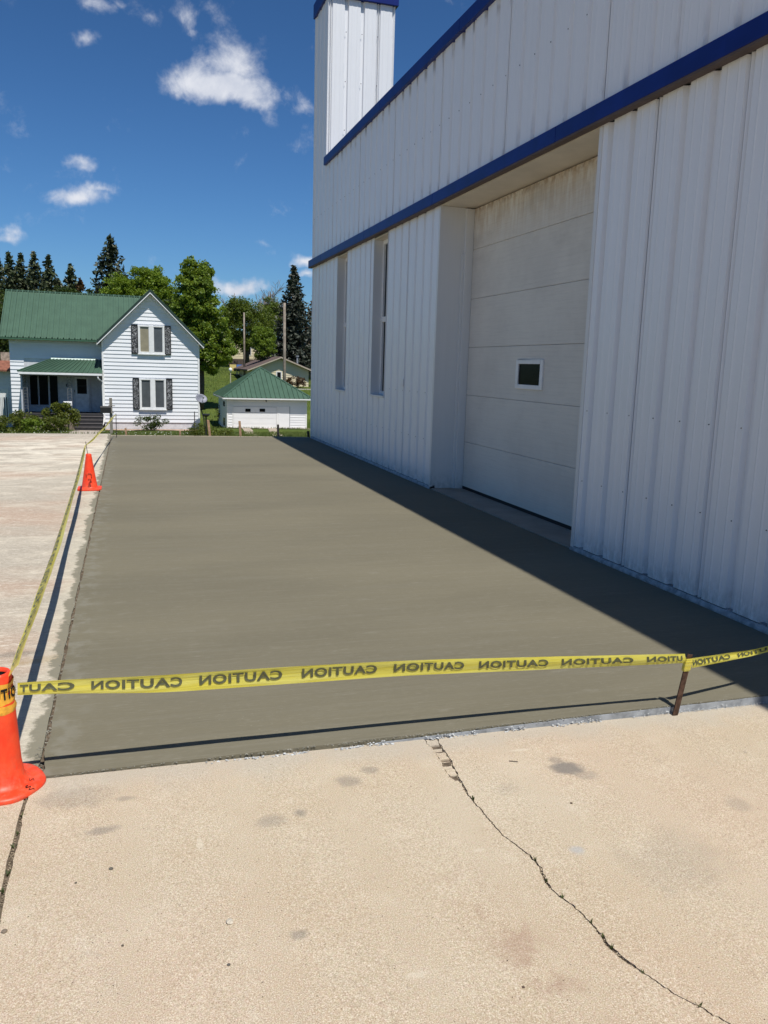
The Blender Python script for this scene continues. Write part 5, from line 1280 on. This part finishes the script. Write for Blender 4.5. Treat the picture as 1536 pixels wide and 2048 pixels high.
spruce('broad blue-green spruce rising beside the metal building', 588, 531, 88, 62, L_SPRUCE2, None, 60, 17, 20, .34)
spruce('rust-tinged conifer squeezed against the metal building edge', 632, 566, 92, 36, L_RUST, None, 40, 12, 10, .36, 'conifer_tree')
def T(px, py, Y): p = ony(px, py, Y); return p.x, p.y, p.z
def lobe(px, py, Y, wpx, hpx, wt=1, dep=.9): x, y, z = T(px, py, Y); s = Y*.93/F_PX; return (x, y, z, wpx/2*s, wpx/2*s*dep, hpx/2*s, wt)
Y = 64
tree('big leafy maple towering right of the gable', (PX(400, Y), Y, gz(5, Y)), [lobe(405, 690, Y, 128, 120, 4), lobe(399, 650, Y, 112, 130, 3), lobe(395, 610, Y, 92, 120, 2), lobe(384, 575, Y, 64, 100, 1.2), lobe(404, 578, Y, 62, 96, 1.2), lobe(378, 548, Y, 34, 68, .5), lobe(406, 550, Y, 38, 64, .5), lobe(360, 640, Y, 44, 100, .8), lobe(438, 700, Y, 66, 90, 1)], 46000, .20, L_MAPLE, 760, .34, .22)
Y = 82
tree('bright spring-green tree right behind the roof ridge', (PX(300, Y), Y, gz(2, Y)), [lobe(298, 590, Y, 92, 96, 2.2), lobe(283, 563, Y, 54, 54, .8), lobe(312, 562, Y, 50, 54, .8), lobe(332, 595, Y, 44, 66, .7), lobe(262, 585, Y, 46, 54, .7)], 24000, .19, L_BRIGHT, 360, .48, .22)
tree('yellow-green tree at the foot of the tall dark spruce', (PX(238, Y), Y, gz(-1, Y)), [lobe(240, 578, Y, 56, 60, 1.2), lobe(218, 600, Y, 50, 44, 1)], 9000, .19, L_BRIGHT, 110, .45, .18)
tree('olive tree behind the wing roof at the left', (PX(110, Y+8), Y+8, gz(-8, 90)), [lobe(110, 600, Y+8, 90, 50, 1), lobe(60, 605, Y+8, 90, 50, 1), lobe(10, 605, Y+8, 80, 50, 1), lobe(165, 600, Y+8, 60, 50, .8)], 9000, .22, L_DEEP, 180, .5, .2)
Y = 100
tree('deep green tree behind the slimmer utility pole', (PX(495, Y), Y, gz(13, Y)), [lobe(490, 650, Y, 86, 120, 3), lobe(522, 655, Y, 56, 90, 1.2), lobe(478, 618, Y, 50, 56, 1), lobe(460, 650, Y, 44, 100, 1)], 26000, .20, L_DEEP2, 340, .6, .25)
Y = 84
tree('small rounded tree between the two utility poles', (PX(527, Y), Y, gz(13.4, Y)), [lobe(527, 688, Y, 50, 72, 2), lobe(518, 675, Y, 34, 44, .6), lobe(536, 680, Y, 32, 54, .6)], 14000, .15, L_MAPLE, 130, .36, .10)
tree('mid green tree between the round tree and the big spruce', (PX(548, 104), 104, gz(15, 104)), [lobe(543, 640, 104, 50, 90, 1)], 9000, .2, L_DEEP2, 130, .5, .2)
tree('dark leafy tree at the left picture edge below the roof', (PX(0, 60), 60, gz(-8, 60)), [lobe(2, 690, 60, 44, 90, 1), lobe(-20, 650, 60, 60, 100, 1)], 6000, .17, L_DEEP, 110, .42, .2)
tree('shady tree filling the gap between the gable and the maple', (PX(345, 76), 76, gz(4, 76)), [lobe(345, 640, 76, 50, 90, 1)], 5000, .18, L_DEEP, 90, .45, .2)
# leafless tree on the skyline
def bare(label, px, ytop, Y, wpx):
    tp = ony(px, ytop, Y); bz = gz(tp.x, Y); H = tp.z-bz; t = thing('bare_tree', label, 'tree', group='trees behind the houses'); mb = MB()
    def br(p, d, L, r_, lv):
        q = p + d*L; mid = p.lerp(q, .5)+Vector((random.gauss(0, .04), random.gauss(0, .04), 0))*L
        mb.tube([p, mid, q], [max(r_, .028), max(.025, r_*.8), max(.022, r_*.6)], 3 if lv > 2 else 5, cap=False)
        if lv >= 6: return
        for k in range(2 if lv < 2 else 3):
            dd = (d + Vector((random.gauss(0, .42), random.gauss(0, .42), random.gauss(.10, .22)))).normalized(); br(q if k < 2 else mid, dd, L*random.uniform(.62, .85), r_*.6, lv+1)
    for k in range(3): br(Vector((tp.x+random.gauss(0, .2), Y, bz)), Vector((random.gauss(0, .14), 0, 1)).normalized(), H*.27, .12, 0)
    mb.build('branches', M_TWIG, t); settle(t, (tp.x, Y, bz))
bare('leafless grey tree on the skyline left of the broad spruce', 522, 568, 122, 50); bare('leafless grey tree on the skyline near the cloud', 462, 590, 126, 40)
bare('thin leafless tree beside the broad spruce', 545, 585, 118, 30)

# shrubs
bush('yellow-green bush at the porch steps', 122, 850, 43.6, 2.1, 1.55, 5200, .10, L_BUSH, 44)
bush('light green bush sprouting left of the porch bush', 50, 850, 44.2, 1.5, 1.05, 2200, .10, L_BUSH, 26)
bush('dark low bush under the lower gable windows', 303, 850, 44.9, 1.9, .9, 2200, .07, L_DEEP, 30, .6)
bush('low green plants right of the dark stake', 402, 858, 33, 1.3, .55, 1600, .07, L_BUSH, 30, .8)
bush('low green plants at the left corner of the small garage', 435, 862, 34, 1.4, .35, 1400, .06, L_BUSH, 26, .8)
bush('brown leafless shrub by the beige house corner', 594, 765, 78.5, 2.0, 1.3, 1500, .12, L_RUST, 34, 1)
bush('small brown shrub behind the pyramid roof', 575, 765, 79.2, 1.1, .8, 600, .12, L_RUST, 20, 1)
bush('dead twiggy shrub left of the garage side wall', 443, 830, 56.5, .9, 1.6, 500, .10, L_RUST, 20, 1)
for i, (x, w_) in enumerate(((-5.4, 1.5), (-4.4, 1.6), (-3.4, 1.3), (-6.6, 1.7), (-7.8, 1.6), (-9.2, 1.8))):
    q = prj = None
    c = (x, 41.5, gz(x, 41.5)); P, cc_ = crown_pts([(x, 41.5, c[2]+.34, w_/2, .45, .40, 1)], 1700, 26, .2); P = P[P[:, 2] > c[2]]
    t = thing('hedge_plant', ('ragged leafy plant in the bed before the porch', 'dense low plant mid way along the porch bed', 'low plant beside the porch bush', 'tall weedy plant below the white house corner', 'weedy plant before the yard gate', 'weedy plant at the left picture edge')[i], 'plant', group='plants in the bed before the porch')
    leaf_cards(P, .09, 'leaves', L_BUSH if i != 1 else L_MAPLE, t, .3); settle(t, c)
# grass along the far edge of the paving and on the near slope
V = []; Fc = []
def blade(x, y, z, h):
    an = random.uniform(0, 6.28); dx, dy = math.cos(an)*h*.35, math.sin(an)*h*.35; w_ = h*.09+.004; k = len(V)
    V.extend([(x-w_, y, z), (x+w_, y, z), (x+dx, y+dy, z+h)]); Fc.append((k, k+1, k+2))
for _ in range(60000):
    Y_ = 18+26*random.random()**.8; x = random.uniform(-.42*Y_*.55-1, .26*Y_+1) if Y_ > 20 else random.uniform(-9, 4)
    if -2.7 < x < -1.3 and 30 < Y_ < 45: continue
    if noise.noise(Vector((x*.7, Y_*.7, 3))) < -.15 and random.random() < .7: continue
    blade(x, Y_, gz(x, Y_)-.01, random.uniform(.05, .16))
for _ in range(5000):
    x = random.uniform(-9, 3.5); y = (18.15 if x < -.4 else SLF(x)+.06)+abs(random.gauss(0, .12)); blade(x, y, gz(x, y)-.02 if y > 18 else -.36, random.uniform(.12, .42))
tag(fast_mesh('grass', V, Fc, L_GRASS), 'rough spring grass on the slope beyond the slab', 'grass', kind='stuff')
pts = []
for _ in range(900):
    Y_ = random.uniform(24, 42); x = random.uniform(-.24*Y_, 0.09*Y_); pts.append((x, Y_, gz(x, Y_)+random.uniform(.08, .17)))
o = leaf_cards(pts, .045, 'clover_flowers', simple('white_clover', (.7, .7, .6), .8)); tag(o, 'tiny white clover flowers in the grass before the house', 'flowers', kind='stuff')
V = []; Fc = []
for _ in range(26000):
    Y_ = random.uniform(50, 100); x = random.uniform(4, 22); blade(x, Y_, gz(x, Y_)-.02, random.uniform(.08, .18))
tag(fast_mesh('lawn_grass', V, Fc, L_GRASS), 'mown lawn grass on the rise behind the garage', 'grass', kind='stuff')
